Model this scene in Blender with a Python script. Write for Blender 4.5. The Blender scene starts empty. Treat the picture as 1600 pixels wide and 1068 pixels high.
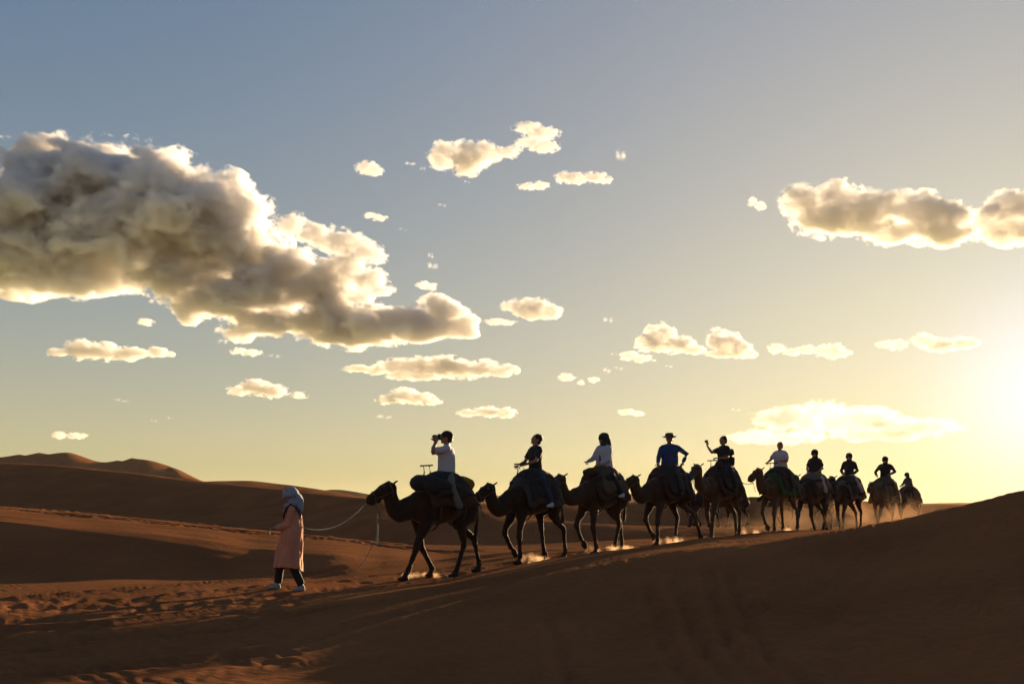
import bpy, math, random
import numpy as np
from mathutils import Vector, Matrix

# ------------------------------------------------------------------ camera, sky, sun, exposure
S = bpy.context.scene
COL = S.collection
F = 1556.0          # focal length in photo pixels
HY = 790.0          # the horizon's row in the photo
cam_data = bpy.data.cameras.new('camera')
cam_data.sensor_width = 36.0
cam_data.lens = 35.0
cam_data.shift_y = (HY - 534.0) / 1600.0
cam_data.clip_start = 0.05
cam_data.clip_end = 60000
cam = bpy.data.objects.new('camera', cam_data)
COL.objects.link(cam)
cam.rotation_euler = (math.radians(90), 0, 0)
S.camera = cam

SUN_EL, SUN_AZ = math.radians(5.6), math.radians(28.8)
SKY_FILM = ((.5, .262), (.4, .630), (.3, 1.285))        # per channel: power, scale
AUREOLE = ((6, 1.0, (1.40, .82, .391)), (260, 1.0, (.6, .8, 2.2)))
DUST_LAYER = (2.95, 2.31, .858)                      # dusty air thickening towards the horizon, all round
world = bpy.data.worlds.new('World'); S.world = world
world.use_nodes = True
wn, wl = world.node_tree.nodes, world.node_tree.links
wn.clear()
sky = wn.new('ShaderNodeTexSky'); sky.sky_type = 'NISHITA'; sky.sun_disc = False
sky.sun_elevation = SUN_EL; sky.sun_rotation = SUN_AZ
sky.altitude = 300; sky.air_density = 1.6; sky.dust_density = 5.0; sky.ozone_density = 1.0
# the sky's colour as a film would hold it: one power per channel, the same for the whole dome
sep = wn.new('ShaderNodeSeparateColor'); comb = wn.new('ShaderNodeCombineColor')
wl.new(sky.outputs[0], sep.inputs[0])
for k_, (p_, m_) in enumerate(SKY_FILM):
    pw = wn.new('ShaderNodeMath'); pw.operation = 'POWER'; pw.inputs[1].default_value = p_
    ml = wn.new('ShaderNodeMath'); ml.operation = 'MULTIPLY'; ml.inputs[1].default_value = m_
    wl.new(sep.outputs[k_], pw.inputs[0]); wl.new(pw.outputs[0], ml.inputs[0]); wl.new(ml.outputs[0], comb.inputs[k_])
tint = wn.new('ShaderNodeMix'); tint.data_type = 'RGBA'; tint.blend_type = 'MULTIPLY'; tint.inputs[0].default_value = 1
tint.inputs[7].default_value = (1, 1, 1, 1)
bg = wn.new('ShaderNodeBackground'); bg.inputs['Strength'].default_value = 0.05
wo = wn.new('ShaderNodeOutputWorld')
wl.new(comb.outputs[0], tint.inputs[6]); 
hs = wn.new('ShaderNodeHueSaturation'); hs.inputs['Saturation'].default_value = 1.0
wl.new(tint.outputs[2], hs.inputs['Color'])
# bright aureole of dusty air round the sun
SDV = (math.sin(SUN_AZ) * math.cos(SUN_EL), math.cos(SUN_AZ) * math.cos(SUN_EL), math.sin(SUN_EL))
wtc = wn.new('ShaderNodeTexCoord'); dt = wn.new('ShaderNodeVectorMath'); dt.operation = 'DOT_PRODUCT'; dt.inputs[1].default_value = SDV
wl.new(wtc.outputs['Generated'], dt.inputs[0])
mx0 = wn.new('ShaderNodeMath'); mx0.operation = 'MAXIMUM'; mx0.inputs[1].default_value = 0; wl.new(dt.outputs['Value'], mx0.inputs[0])
last = hs.outputs[0]
for e_, a_, c_ in AUREOLE:
    pw = wn.new('ShaderNodeMath'); pw.operation = 'POWER'; pw.inputs[1].default_value = e_; wl.new(mx0.outputs[0], pw.inputs[0])
    vs_ = wn.new('ShaderNodeVectorMath'); vs_.operation = 'SCALE'; vs_.inputs[0].default_value = [a_ * q for q in c_]; wl.new(pw.outputs[0], vs_.inputs['Scale'])
    ad_ = wn.new('ShaderNodeVectorMath'); ad_.operation = 'ADD'; wl.new(last, ad_.inputs[0]); wl.new(vs_.outputs[0], ad_.inputs[1]); last = ad_.outputs[0]
sz = wn.new('ShaderNodeSeparateXYZ'); wl.new(wtc.outputs['Generated'], sz.inputs[0])
mz = wn.new('ShaderNodeMath'); mz.operation = 'MAXIMUM'; mz.inputs[1].default_value = 0; wl.new(sz.outputs['Z'], mz.inputs[0])
m5 = wn.new('ShaderNodeMath'); m5.operation = 'MULTIPLY'; m5.inputs[1].default_value = -5.0; wl.new(mz.outputs[0], m5.inputs[0])
ex = wn.new('ShaderNodeMath'); ex.operation = 'EXPONENT'; wl.new(m5.outputs[0], ex.inputs[0])
vs_ = wn.new('ShaderNodeVectorMath'); vs_.operation = 'SCALE'; vs_.inputs[0].default_value = DUST_LAYER; wl.new(ex.outputs[0], vs_.inputs['Scale'])
ad_ = wn.new('ShaderNodeVectorMath'); ad_.operation = 'ADD'; wl.new(last, ad_.inputs[0]); wl.new(vs_.outputs[0], ad_.inputs[1])
wl.new(ad_.outputs[0], bg.inputs[0]); wl.new(bg.outputs[0], wo.inputs[0])
world.cycles.sampling_method = 'MANUAL'; world.cycles.sample_map_resolution = 512

sun_data = bpy.data.lights.new('sun', 'SUN'); sun_data.energy = 5.0
sun_data.angle = math.radians(0.5); sun_data.color = (1.0, 0.72, 0.43)
sun = bpy.data.objects.new('sun', sun_data); COL.objects.link(sun)
SDIR = Vector((math.sin(SUN_AZ) * math.cos(SUN_EL), math.cos(SUN_AZ) * math.cos(SUN_EL), math.sin(SUN_EL)))
sun.rotation_euler = SDIR.to_track_quat('Z', 'Y').to_euler()

S.view_settings.view_transform = 'Standard'; S.view_settings.look = 'None'
S.view_settings.exposure = 2.05; S.view_settings.gamma = 1.0
S.view_settings.use_curve_mapping = False
S.render.engine = 'CYCLES'
cy = S.cycles
cy.use_denoising = True
cy.max_bounces = 10; cy.diffuse_bounces = 3; cy.glossy_bounces = 2; cy.volume_bounces = 7
cy.transparent_max_bounces = 12; cy.sample_clamp_indirect = 4.0
cy.use_adaptive_sampling = True; cy.adaptive_threshold = 0.02

# ------------------------------------------------------------------ helpers
def at(px, py, Y):
    """the point that stands at depth Y where the photo shows pixel (px, py)"""
    return Vector(((px - 800) / F * Y, Y, -(py - HY) / F * Y))

def tag(o, label=None, cat=None, group=None, kind=None):
    if label: o['label'] = label
    if cat: o['category'] = cat
    if group: o['group'] = group
    if kind: o['kind'] = kind
    return o

def link(name, me, mat=None, parent=None):
    o = bpy.data.objects.new(name, me); COL.objects.link(o)
    if mat is not None:
        me.materials.clear(); me.materials.append(mat)
    if parent is not None: o.parent = parent
    return o

def empty(name, loc, rz=0.0):
    o = bpy.data.objects.new(name, None); COL.objects.link(o)
    o.location = loc; o.rotation_euler = (0, 0, rz); o.empty_display_size = 0.2
    return o

def hsh(ix, iy, s):
    h = (ix.astype(np.int64) * 374761393 + iy.astype(np.int64) * 668265263 + s * 982451653) & 0xffffffff
    h = ((h ^ (h >> 13)) * 1274126177) & 0xffffffff
    return ((h ^ (h >> 16)) & 0xffff) / 65535.0

def vnoise(x, y, s=0):
    ix, iy = np.floor(x), np.floor(y)
    fx, fy = x - ix, y - iy
    fx = fx * fx * fx * (fx * (fx * 6 - 15) + 10); fy = fy * fy * fy * (fy * (fy * 6 - 15) + 10)
    ix = ix.astype(np.int64); iy = iy.astype(np.int64)
    a, b = hsh(ix, iy, s), hsh(ix + 1, iy, s)
    c, d = hsh(ix, iy + 1, s), hsh(ix + 1, iy + 1, s)
    return (a * (1 - fx) + b * fx) * (1 - fy) + (c * (1 - fx) + d * fx) * fy * 1.0 - 0.5

def fbm(x, y, s=0, o=4, g=0.5):
    r, a = 0.0, 1.0
    for k in range(o):
        r = r + a * vnoise(x * 2 ** k, y * 2 ** k, s + k * 17); a *= g
    return r

def mat(name, base, rough=0.9, **kw):
    m = bpy.data.materials.new(name); m.use_nodes = True
    b = m.node_tree.nodes['Principled BSDF']
    b.inputs['Base Color'].default_value = (*base, 1); b.inputs['Roughness'].default_value = rough
    b.inputs['Specular IOR Level'].default_value = kw.get('spec', 0.25)
    n, l = m.node_tree.nodes, m.node_tree.links
    if 'sheen' in kw:
        b.inputs['Sheen Weight'].default_value = kw['sheen']; b.inputs['Sheen Roughness'].default_value = 0.4
        b.inputs['Sheen Tint'].default_value = (1.0, .85, .6, 1)
    v = kw.get('vary')
    if v:       # (scale, amount): patchy lighter and darker tone
        tc = n.new('ShaderNodeTexCoord'); no = n.new('ShaderNodeTexNoise')
        no.inputs['Scale'].default_value = v[0]; no.inputs['Detail'].default_value = 5
        mx = n.new('ShaderNodeMix'); mx.data_type = 'RGBA'
        mx.inputs[6].default_value = (*[c * (1 - v[1]) for c in base], 1)
        mx.inputs[7].default_value = (*[min(1, c * (1 + v[1])) for c in base], 1)
        l.new(tc.outputs['Object'], no.inputs['Vector']); l.new(no.outputs['Fac'], mx.inputs[0]); l.new(mx.outputs[2], b.inputs['Base Color'])
        bp = n.new('ShaderNodeBump'); bp.inputs['Strength'].default_value = kw.get('bump', .4); bp.inputs['Distance'].default_value = kw.get('bd', .01)
        n2 = n.new('ShaderNodeTexNoise'); n2.inputs['Scale'].default_value = kw.get('bs', v[0] * 6); n2.inputs['Detail'].default_value = 4
        l.new(tc.outputs['Object'], n2.inputs['Vector']); l.new(n2.outputs['Fac'], bp.inputs['Height']); l.new(bp.outputs[0], b.inputs['Normal'])
    return m

# ------------------------------------------------------------------ the dunes
# Profiles of the land along lines of bearing: each row gives, for bearings marked by photo column, how far off a
# crest or hollow lies (m) and how high it is; heights are given by the row where it shows ('p') or in metres ('z').
COLS = [-400, 0, 100, 165, 220, 262, 280, 320, 380, 440, 520, 600, 690, 740, 830, 940, 1040, 1120, 1210, 1300, 1378, 1440, 1520, 1600, 1800, 2100]
def row(d, lo=-400, hi=2100):
    ks = sorted(d); return np.interp(COLS, ks, [d[k] for k in ks])
LAY = [
 ('z', row({-400: .3, 2100: .3}), row({-400: -1.5, 800: -1.48, 1600: -1.45, 2100: -1.4})),
 ('z', row({-400: 3, 2100: 3}), row({-400: -1.40, 300: -1.40, 800: -1.44, 1600: -1.2, 2100: -.8})),
 ('z', row({-400: 8.5, 2100: 8.5}), row({-400: -1.46, 300: -1.46, 520: -1.48, 800: -1.45, 1000: -1.42, 1120: -1.38, 1300: -1.28, 1600: -.95, 1800: -.6, 2100: -.4})),
 ('p', row({-400: 14, 380: 12.5, 440: 12.3, 520: 12.3, 600: 12.6, 740: 13.4, 940: 14.3, 1120: 15, 1300: 15.8, 1600: 16, 2100: 16}),
       row({-400: 962, 300: 972, 380: 972, 440: 968, 520: 960, 600: 948, 740: 924, 830: 905, 940: 883, 1040: 864, 1120: 853, 1210: 843, 1300: 830, 1378: 816, 1440: 803, 1520: 785, 1600: 765, 1800: 738, 2100: 728})),
 ('z', row({-400: 20.5, 380: 20.5, 460: 20.5, 520: 20.5, 600: 20.3, 690: 20.1, 830: 22.9, 940: 24.3, 1040: 26.2, 1120: 28, 1210: 32.4, 1300: 36, 1378: 41, 1440: 50, 1600: 55, 2100: 60}),
       row({-400: -1.5, 460: -1.5, 600: -1.46, 690: -1.42, 830: -1.25, 940: -1.12, 1040: -1.0, 1120: -.88, 1210: -.87, 1300: -.93, 1378: -1.0, 1440: -1.2, 2100: -1.5})),
 ('p', row({-400: 25, 380: 24.6, 440: 23.8, 520: 23.6, 600: 24, 690: 26, 830: 28, 1040: 31, 1210: 37, 1300: 40, 1440: 55, 1600: 62, 2100: 66}),
       row({-400: 800, 0: 813, 165: 828, 320: 842, 440: 860, 520: 864, 600: 874, 690: 872, 740: 866, 830: 860, 940: 855, 1040: 850, 1210: 837, 1300: 830, 1440: 818, 2100: 818})),
 ('p', row({-400: 32, 0: 32, 440: 30, 600: 29, 740: 31, 940: 32, 1040: 35, 1210: 42, 1300: 46, 1440: 60, 1600: 68, 2100: 70}),
       row({-400: 760, 0: 790, 165: 802, 320: 818, 440: 831, 520: 839, 600: 846, 690: 850, 740: 851, 830: 849, 940: 845, 1040: 840, 1210: 831, 1300: 826, 1440: 812, 1600: 810, 2100: 810})),
 ('z', row({-400: 40, 600: 40, 740: 41, 940: 44, 1040: 45, 1210: 50, 1300: 52, 1440: 66, 2100: 76}),
       row({-400: -2, 0: -2.4, 320: -3.0, 600: -3.2, 740: -3.2, 940: -2.8, 1040: -2.3, 1210: -2.0, 1300: -1.9, 1440: -1.6, 2100: -1.6})),
 ('p', row({-400: 75, 320: 66, 600: 52, 740: 53, 940: 53, 1210: 57, 1300: 59, 1440: 74, 2100: 84}),
       row({-400: 790, 0: 800, 320: 812, 600: 815, 690: 800, 740: 797, 830: 812, 940: 819, 1040: 823, 1210: 824, 1300: 824, 1440: 808, 2100: 808})),
 ('p', row({-400: 79, 320: 69, 600: 54, 740: 55, 940: 56.5, 1210: 62, 1300: 64, 1440: 80, 2100: 90}),
       row({-400: 788, 0: 797, 320: 806, 600: 808, 690: 798, 740: 795, 830: 809, 940: 817.5, 1040: 821.5, 1210: 822, 1300: 822.5, 1440: 806, 2100: 806})),
 ('z', row({-400: 84, 320: 72, 600: 56, 740: 57, 940: 59, 1210: 66, 1300: 68, 1440: 84, 2100: 96}),
       row({-400: -1, 0: -1.0, 320: -1.1, 600: -.7, 740: -.6, 940: -1.5, 1040: -1.9, 1210: -2, 1300: -2, 1440: -1.4, 2100: -1.4})),
 ('p', row({-400: 118, 0: 112, 320: 92, 520: 74, 600: 68, 740: 66, 1210: 78, 1300: 82, 1440: 98, 2100: 120}),
       row({-400: 708, 0: 722, 100: 727, 220: 739, 320: 752, 440: 764, 520: 773, 600: 780, 690: 787, 740: 787, 830: 783, 940: 784, 1040: 782, 1120: 779, 1210: 775, 1300: 779, 1378: 784, 1440: 787.5, 2100: 788})),
 ('z', row({-400: 135, 0: 128, 320: 104, 520: 90, 740: 80, 1210: 92, 1440: 112, 2100: 135}),
       row({-400: -1, 2100: -2})),
 ('p', row({-400: 150, 0: 150, 262: 150, 280: 150, 320: 160, 380: 170, 440: 170, 520: 165, 600: 160, 2100: 170}),
       row({-400: 740, 0: 745, 220: 760, 280: 762, 320: 764, 380: 768, 440: 780, 520: 781, 600: 792, 690: 792, 2100: 792})),
 ('p', row({-400: 190, 0: 190, 280: 190, 320: 190, 2100: 205}),
       row({-400: 735, 0: 740, 220: 757, 280: 756, 320: 751.5, 380: 750, 440: 756, 520: 767, 600: 781, 690: 788, 2100: 789})),
 ('z', row({-400: 235, 2100: 250}), row({-400: -1, 2100: -4})),
 ('p', row({-400: 350, 0: 372, 100: 372, 110: 372, 165: 350, 220: 378, 250: 380, 262: 376, 280: 300, 320: 250, 440: 300, 2100: 330}),
       row({-400: 738, 0: 740, 100: 742, 165: 748, 220: 752, 262: 756, 280: 757, 320: 760, 440: 789, 2100: 791})),
 ('p', row({-400: 430, 0: 425, 100: 415, 165: 425, 220: 415, 320: 425, 2100: 430}),
       row({-400: 735, -60: 722, 0: 712, 50: 707.5, 100: 706, 135: 712, 165: 720, 190: 716, 220: 714, 240: 717, 262: 725, 280: 733, 320: 752, 380: 768, 440: 784, 520: 790, 2100: 791})),
 ('z', row({-400: 520, 2100: 520}), row({-400: -2, 2100: -5})),
 ('p', row({-400: 830, 2100: 830}), row({-400: 784, 440: 784, 520: 764, 560: 765, 600: 776, 690: 787, 740: 790, 1400: 790, 1440: 786, 1490: 784, 1520: 785, 1600: 788, 2100: 788})),
 ('z', row({-400: 1000, 2100: 1000}), row({-400: -4, 2100: -4})),
 ('p', row({-400: 1900, 2100: 1900}), row({-400: 784, 600: 784, 690: 779, 740: 771, 830: 778, 900: 780, 940: 770, 1000: 768, 1040: 773, 1120: 777, 1210: 780, 1300: 786, 1440: 788, 2100: 788})),
 ('z', row({-400: 2600, 2100: 2600}), row({-400: -6, 2100: -6})),
 ('z', row({-400: 9000, 2100: 9000}), row({-400: -12, 2100: -12})),
]
GX = np.arange(-400, 2101, 2.0)
def pchip1(x, y, q):
    x = np.asarray(x, float); y = np.asarray(y, float)
    h = np.diff(x); d = np.diff(y) / h
    m = np.zeros(len(x)); m[0], m[-1] = d[0], d[-1]
    for i in range(1, len(x) - 1):
        if d[i - 1] * d[i] > 0:
            w1, w2 = 2 * h[i] + h[i - 1], h[i] + 2 * h[i - 1]
            m[i] = (w1 + w2) / (w1 / d[i - 1] + w2 / d[i])
    i = np.clip(np.searchsorted(x, q) - 1, 0, len(x) - 2)
    t = (q - x[i]) / h[i]
    return ((2*t**3-3*t**2+1)*y[i] + (t**3-2*t**2+t)*h[i]*m[i] + (-2*t**3+3*t**2)*y[i+1] + (t**3-t**2)*h[i]*m[i+1])
TY, TZ = [], []
for kind, ys, vs in LAY:
    yy = pchip1(COLS, ys, GX); vv = pchip1(COLS, vs, GX)
    TY.append(yy); TZ.append(vv if kind == 'z' else -(vv - HY) / F * yy)
TY, TZ = np.array(TY), np.array(TZ)
SHARP = (3, 17)
def base_z(X, Y):
    th = np.arctan2(X, Y); r = np.hypot(X, Y)
    tr, tl = math.atan((2100 - 800) / F), math.atan((-400 - 800) / F)
    px = np.where(th > tr, 2100 - (th - tr) / (math.pi - tr) * 1000,
         np.where(th < tl, -400 + (tl - th) / (math.pi + tl) * 1500, 800 + F * np.tan(np.clip(th, tl, tr))))
    D = r * np.cos(np.clip(th, tl, tr))
    gi = np.clip((px + 400) / 2.0, 0, len(GX) - 1.001); g0 = gi.astype(int); gf = gi - g0
    ky = TY[:, g0] * (1 - gf) + TY[:, g0 + 1] * gf
    kz = TZ[:, g0] * (1 - gf) + TZ[:, g0 + 1] * gf
    K = len(ky)
    h = np.diff(ky, axis=0); d = np.diff(kz, axis=0) / h
    m = np.zeros_like(ky); m[0] = d[0]; m[-1] = d[-1]
    pr = d[:-1] * d[1:]
    w1, w2 = 2 * h[1:] + h[:-1], h[1:] + 2 * h[:-1]
    with np.errstate(all='ignore'):
        mm = (w1 + w2) / (w1 / d[:-1] + w2 / d[1:])
    m[1:-1] = np.where(pr > 0, mm, 0)
    mr = m.copy()
    for c in SHARP:                       # knife-edged crests: each side keeps its own slope
        m[c] = d[c - 1] * 1.0; mr[c] = d[c] * .8
    idx = np.clip((D[None] >= ky).sum(0) - 1, 0, K - 2)
    j = np.arange(len(D))
    hh = h[idx, j]; t = np.clip((D - ky[idx, j]) / hh, 0, 1)
    z0, z1, m0, m1 = kz[idx, j], kz[idx + 1, j], mr[idx, j], m[idx + 1, j]
    zc = (2*t**3-3*t**2+1)*z0 + (t**3-2*t**2+t)*hh*m0 + (-2*t**3+3*t**2)*z1 + (t**3-t**2)*hh*m1
    zl = z0 * (1 - t) + z1 * t
    return zc * .55 + zl * .45

# the caravan's track: the trodden, rutted strip
TRACK = np.array([(-40, 5.0), (-14, 8.5), (-9, 10.5), (-6.2, 13.0), (-3.8, 16.6), (-1.4, 20.1), (.44, 22.9), (2.2, 24.5), (4.0, 26.3), (5.8, 28.4), (8.5, 32.4), (10.6, 35), (13.0, 38.9), (15.4, 42), (21.8, 55), (40, 90)])
def track_st(X, Y):
    """signed distance from the track and distance along it"""
    best = np.full(X.shape, 1e9); sg = np.zeros(X.shape); al = np.zeros(X.shape); acc = 0.0
    for a, b in zip(TRACK[:-1], TRACK[1:]):
        d = b - a; L = np.hypot(*d); u = d / L
        t = np.clip((X - a[0]) * u[0] + (Y - a[1]) * u[1], 0, L)
        dx, dy = X - a[0] - t * u[0], Y - a[1] - t * u[1]
        dist = np.hypot(dx, dy); m = dist < best
        best = np.where(m, dist, best); sg = np.where(m, (dx * u[1] - dy * u[0]), sg); al = np.where(m, acc + t, al)
        acc += L
    return np.copysign(best, sg), al

def sm(a, b, x):
    t = np.clip((x - a) / (b - a), 0, 1); return t * t * (3 - 2 * t)

rng = np.random.default_rng(4)
def ground_z(X, Y, fine=True):
    X = np.asarray(X, float).ravel(); Y = np.asarray(Y, float).ravel()
    z = base_z(X, Y)
    r = np.hypot(X, Y)
    s, a = track_st(X, Y)
    # broad lumps, stronger far away
    z = z + fbm(X / 3.1, Y / 3.1, 3, 3) * .045 * sm(3, 10, r) * (1 - sm(60, 120, r))
    z = z + fbm(X / 26, Y / 26, 8, 4) * .5 * sm(120, 300, r)
    if fine:
        px = 800 + F * X / np.maximum(Y, .1)
        left = 1 - sm(350, 620, px)                              # the open, driven-over flat at the lower left
        near = (1 - sm(17, 21, r))
        w = np.exp(-(s / 2.2) ** 2)
        wob = fbm(a / 5, s * 0, 40, 2) * .5
        # churned lumps left by feet on the flat and on the track
        churn = (fbm(a / 1.1, s / .42, 21, 4, .42)) * .06 + fbm(X / .3, Y / .3, 27, 2) * .007
        patch = sm(-.1, .22, fbm(X / 2.6, Y / 1.7, 55, 2))
        z = z + churn * (left * near * (.3 + .7 * patch) + w * .25) * (1 - sm(45, 70, r))
        # wheel ruts and drag lines along the track
        for off, wd, dp in ((-2.9, .16, .07), (-1.3, .15, .07), (1.15, .12, .05), (.2, .5, .05), (3.1, .14, .05), (4.6, .16, .045)):
            q = (s + wob - off + .25 * vnoise(a / 9, a * 0 + off, 60)) / wd
            tread = 1 + .25 * np.sin(a * 2 * math.pi / .16) * (1 - sm(10, 15, r))
            z = z - dp * np.exp(-q * q) * tread * (1 - sm(40, 60, r)) + dp * .55 * (np.exp(-(np.abs(q) - 1.8) ** 2 * 1.6)) * (1 - sm(40, 60, r))
        # long drag and wind streaks beside the track, over the near dune
        ng = (1 - sm(15, 18, r)) * sm(3, 5, r)
        z = z + (.5 - np.abs(fbm(a / 7, s / .75, 31, 3)) * 3) * .04 * ng * (1 - .8 * left)
        z = z + fbm(a / 2.2, s / .28, 33, 3) * .022 * ng
        for off, wd, hh_ in ((-4.1, .10, .05), (-5.0, .14, .045), (-6.3, .12, .05), (-7.4, .2, .04)):
            q = (s + 1.2 * wob - off + .5 * vnoise(a / 6, a * 0 + off, 61)) / wd
            z = z + hh_ * np.where(q > 0, np.exp(-q * q * .25), np.exp(-q * q * 2)) * ng
        # older curved wheel tracks over the face of the near dune
        for (x0, y0, k, c) in ((1.75, 13.5, -.09, .005), (2.1, 13.6, -.1, .006), (2.75, 14.2, -.19, .009), (3.05, 14.3, -.2, .01), (.35, 12, .03, 0)):
            u = y0 - Y; q = (X - (x0 + k * u + c * u * u)) / .085
            z = z - .028 * np.exp(-q * q) * sm(.1, 1.4, u) + .016 * np.exp(-(np.abs(q) - 1.7) ** 2) * sm(.1, 1.4, u)
        # wind ripples
        rp = np.sin((X * .8 + Y * .6 + 1.1 * fbm(X / 1.2, Y / 1.2, 70, 3)) * 2 * math.pi / .19)
        z = z + (.003 + .003 * sm(-1, 2, X)) * rp * (1 - sm(15, 26, r)) * (.3 + 1.4 * sm(-.2, .3, fbm(X / 1.3, Y / 1.3, 77, 2))) * (1 - w)
        rp = np.sin((X * .3 + Y * .95 + 5 * fbm(X / 9, Y / 9, 71, 2)) * 2 * math.pi / 1.3)
        z = z + .004 * rp * sm(14, 25, r) * (1 - sm(50, 80, r)) * (1 - w)
        z = dents(X, Y, z)
    return z

# footprints: hollows with a small raised lip
prints = []
def add_print(x, y, rad, dep, ang=0, asp=1.0): prints.append((x, y, rad, dep, ang, asp))
for i in range(15, 125):                     # along the caravan's track
    pass
seg = np.hypot(*np.diff(TRACK, axis=0).T); cum = np.concatenate([[0], np.cumsum(seg)])
for i in range(620):
    a = 30 + rng.random() ** .8 * 65
    k = min(len(seg) - 1, np.searchsorted(cum, a) - 1); u = (TRACK[k + 1] - TRACK[k]) / seg[k]
    p = TRACK[k] + u * (a - cum[k]); o = rng.normal(0, .8)
    add_print(p[0] - u[1] * o, p[1] + u[0] * o, rng.uniform(.09, .15), rng.uniform(.02, .045), math.atan2(u[1], u[0]), 1.2)
for i in range(90):                          # a line of steps over the lit crown of the left dune
    px = -60 + i * 9.0 + rng.normal(0, 2); Y = np.interp(px, [0, 640], [29.2, 27.6]) + (i % 2) * .5 + rng.normal(0, .25)
    add_print((px - 800) / F * Y, Y, rng.uniform(.11, .2), rng.uniform(.05, .1), 0, 1.6)
for i in range(60):
    px = -60 + i * 12.0 + rng.normal(0, 4); Y = np.interp(px, [0, 640], [31.5, 29.2]) + rng.normal(0, .15)
    add_print((px - 800) / F * Y, Y, rng.uniform(.11, .2), rng.uniform(.05, .1), 0, 1.6)
for i in range(230):                         # trodden patch on the near left flat
    Y = rng.uniform(9, 16); px = rng.uniform(-80, 480)
    add_print((px - 800) / F * Y, Y, rng.uniform(.08, .15), rng.uniform(.012, .03), rng.uniform(0, 3), 1.5)
prints = np.array(prints)
def dents(X, Y, z):
    z = z.copy()
    CX, CY = np.floor(X), np.floor(Y)
    key = CX * 4096 + CY
    order = np.argsort(key, kind='stable'); ks = key[order]
    for x, y, rad, dep, ang, asp in prints:
        R = rad * 2.2 * asp
        for cx in range(int(math.floor(x - R)), int(math.floor(x + R)) + 1):
            for cy in range(int(math.floor(y - R)), int(math.floor(y + R)) + 1):
                k = cx * 4096 + cy
                i0, i1 = np.searchsorted(ks, k), np.searchsorted(ks, k, 'right')
                if i0 == i1: continue
                ii = order[i0:i1]
                dx, dy = X[ii] - x, Y[ii] - y
                c, s_ = math.cos(ang), math.sin(ang)
                q = np.hypot((dx * c + dy * s_) / (rad * asp), (-dx * s_ + dy * c) / rad)
                z[ii] += -dep * np.exp(-q ** 4) + dep * .18 * np.exp(-((q - 1.35) / .3) ** 2)
    return z

def sand_material():
    m = bpy.data.materials.new('sand'); m.use_nodes = True
    n, l = m.node_tree.nodes, m.node_tree.links
    n.remove(n['Principled BSDF']); b = n.new('ShaderNodeBsdfDiffuse'); b.inputs['Roughness'].default_value = .6
    gl = n.new('ShaderNodeBsdfAnisotropic'); gl.inputs['Roughness'].default_value = .62; gl.inputs['Color'].default_value = (.62, .33, .15, 1)   # grains throw light forward
    ms = n.new('ShaderNodeMixShader'); ms.inputs[0].default_value = .13
    l.new(b.outputs[0], ms.inputs[1]); l.new(gl.outputs[0], ms.inputs[2]); l.new(ms.outputs[0], n['Material Output'].inputs['Surface'])
    tc = n.new('ShaderNodeTexCoord')
    n1 = n.new('ShaderNodeTexNoise'); n1.inputs['Scale'].default_value = .35; n1.inputs['Detail'].default_value = 6
    n2 = n.new('ShaderNodeTexNoise'); n2.inputs['Scale'].default_value = 9; n2.inputs['Detail'].default_value = 5
    l.new(tc.outputs['Object'], n1.inputs['Vector']); l.new(tc.outputs['Object'], n2.inputs['Vector'])
    ad = n.new('ShaderNodeMath'); ad.operation = 'MULTIPLY_ADD'; ad.inputs[1].default_value = .45
    l.new(n2.outputs['Fac'], ad.inputs[0]); l.new(n1.outputs['Fac'], ad.inputs[2])
    cr = n.new('ShaderNodeValToRGB')
    cr.color_ramp.elements[0].position = .5; cr.color_ramp.elements[0].color = (*SAND_A, 1)
    cr.color_ramp.elements[1].position = .95; cr.color_ramp.elements[1].color = (*SAND_B, 1)
    l.new(ad.outputs[0], cr.inputs[0]); l.new(cr.outputs[0], b.inputs['Color'])
    mp = n.new('ShaderNodeMapping'); mp.inputs['Scale'].default_value = (1, 2.2, 1); mp.inputs['Rotation'].default_value = (0, 0, .5)
    l.new(tc.outputs['Object'], mp.inputs['Vector'])
    n3 = n.new('ShaderNodeTexNoise'); n3.inputs['Scale'].default_value = 7; n3.inputs['Detail'].default_value = 8; n3.inputs['Roughness'].default_value = .62
    l.new(mp.outputs[0], n3.inputs['Vector'])
    bp = n.new('ShaderNodeBump'); bp.inputs['Strength'].default_value = .8; bp.inputs['Distance'].default_value = .03
    l.new(n3.outputs['Fac'], bp.inputs['Height']); l.new(bp.outputs[0], b.inputs['Normal']); l.new(bp.outputs[0], gl.inputs['Normal'])
    return m
SAND_A, SAND_B = (.125, .038, .014), (.22, .075, .029)
sand = sand_material()

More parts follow.
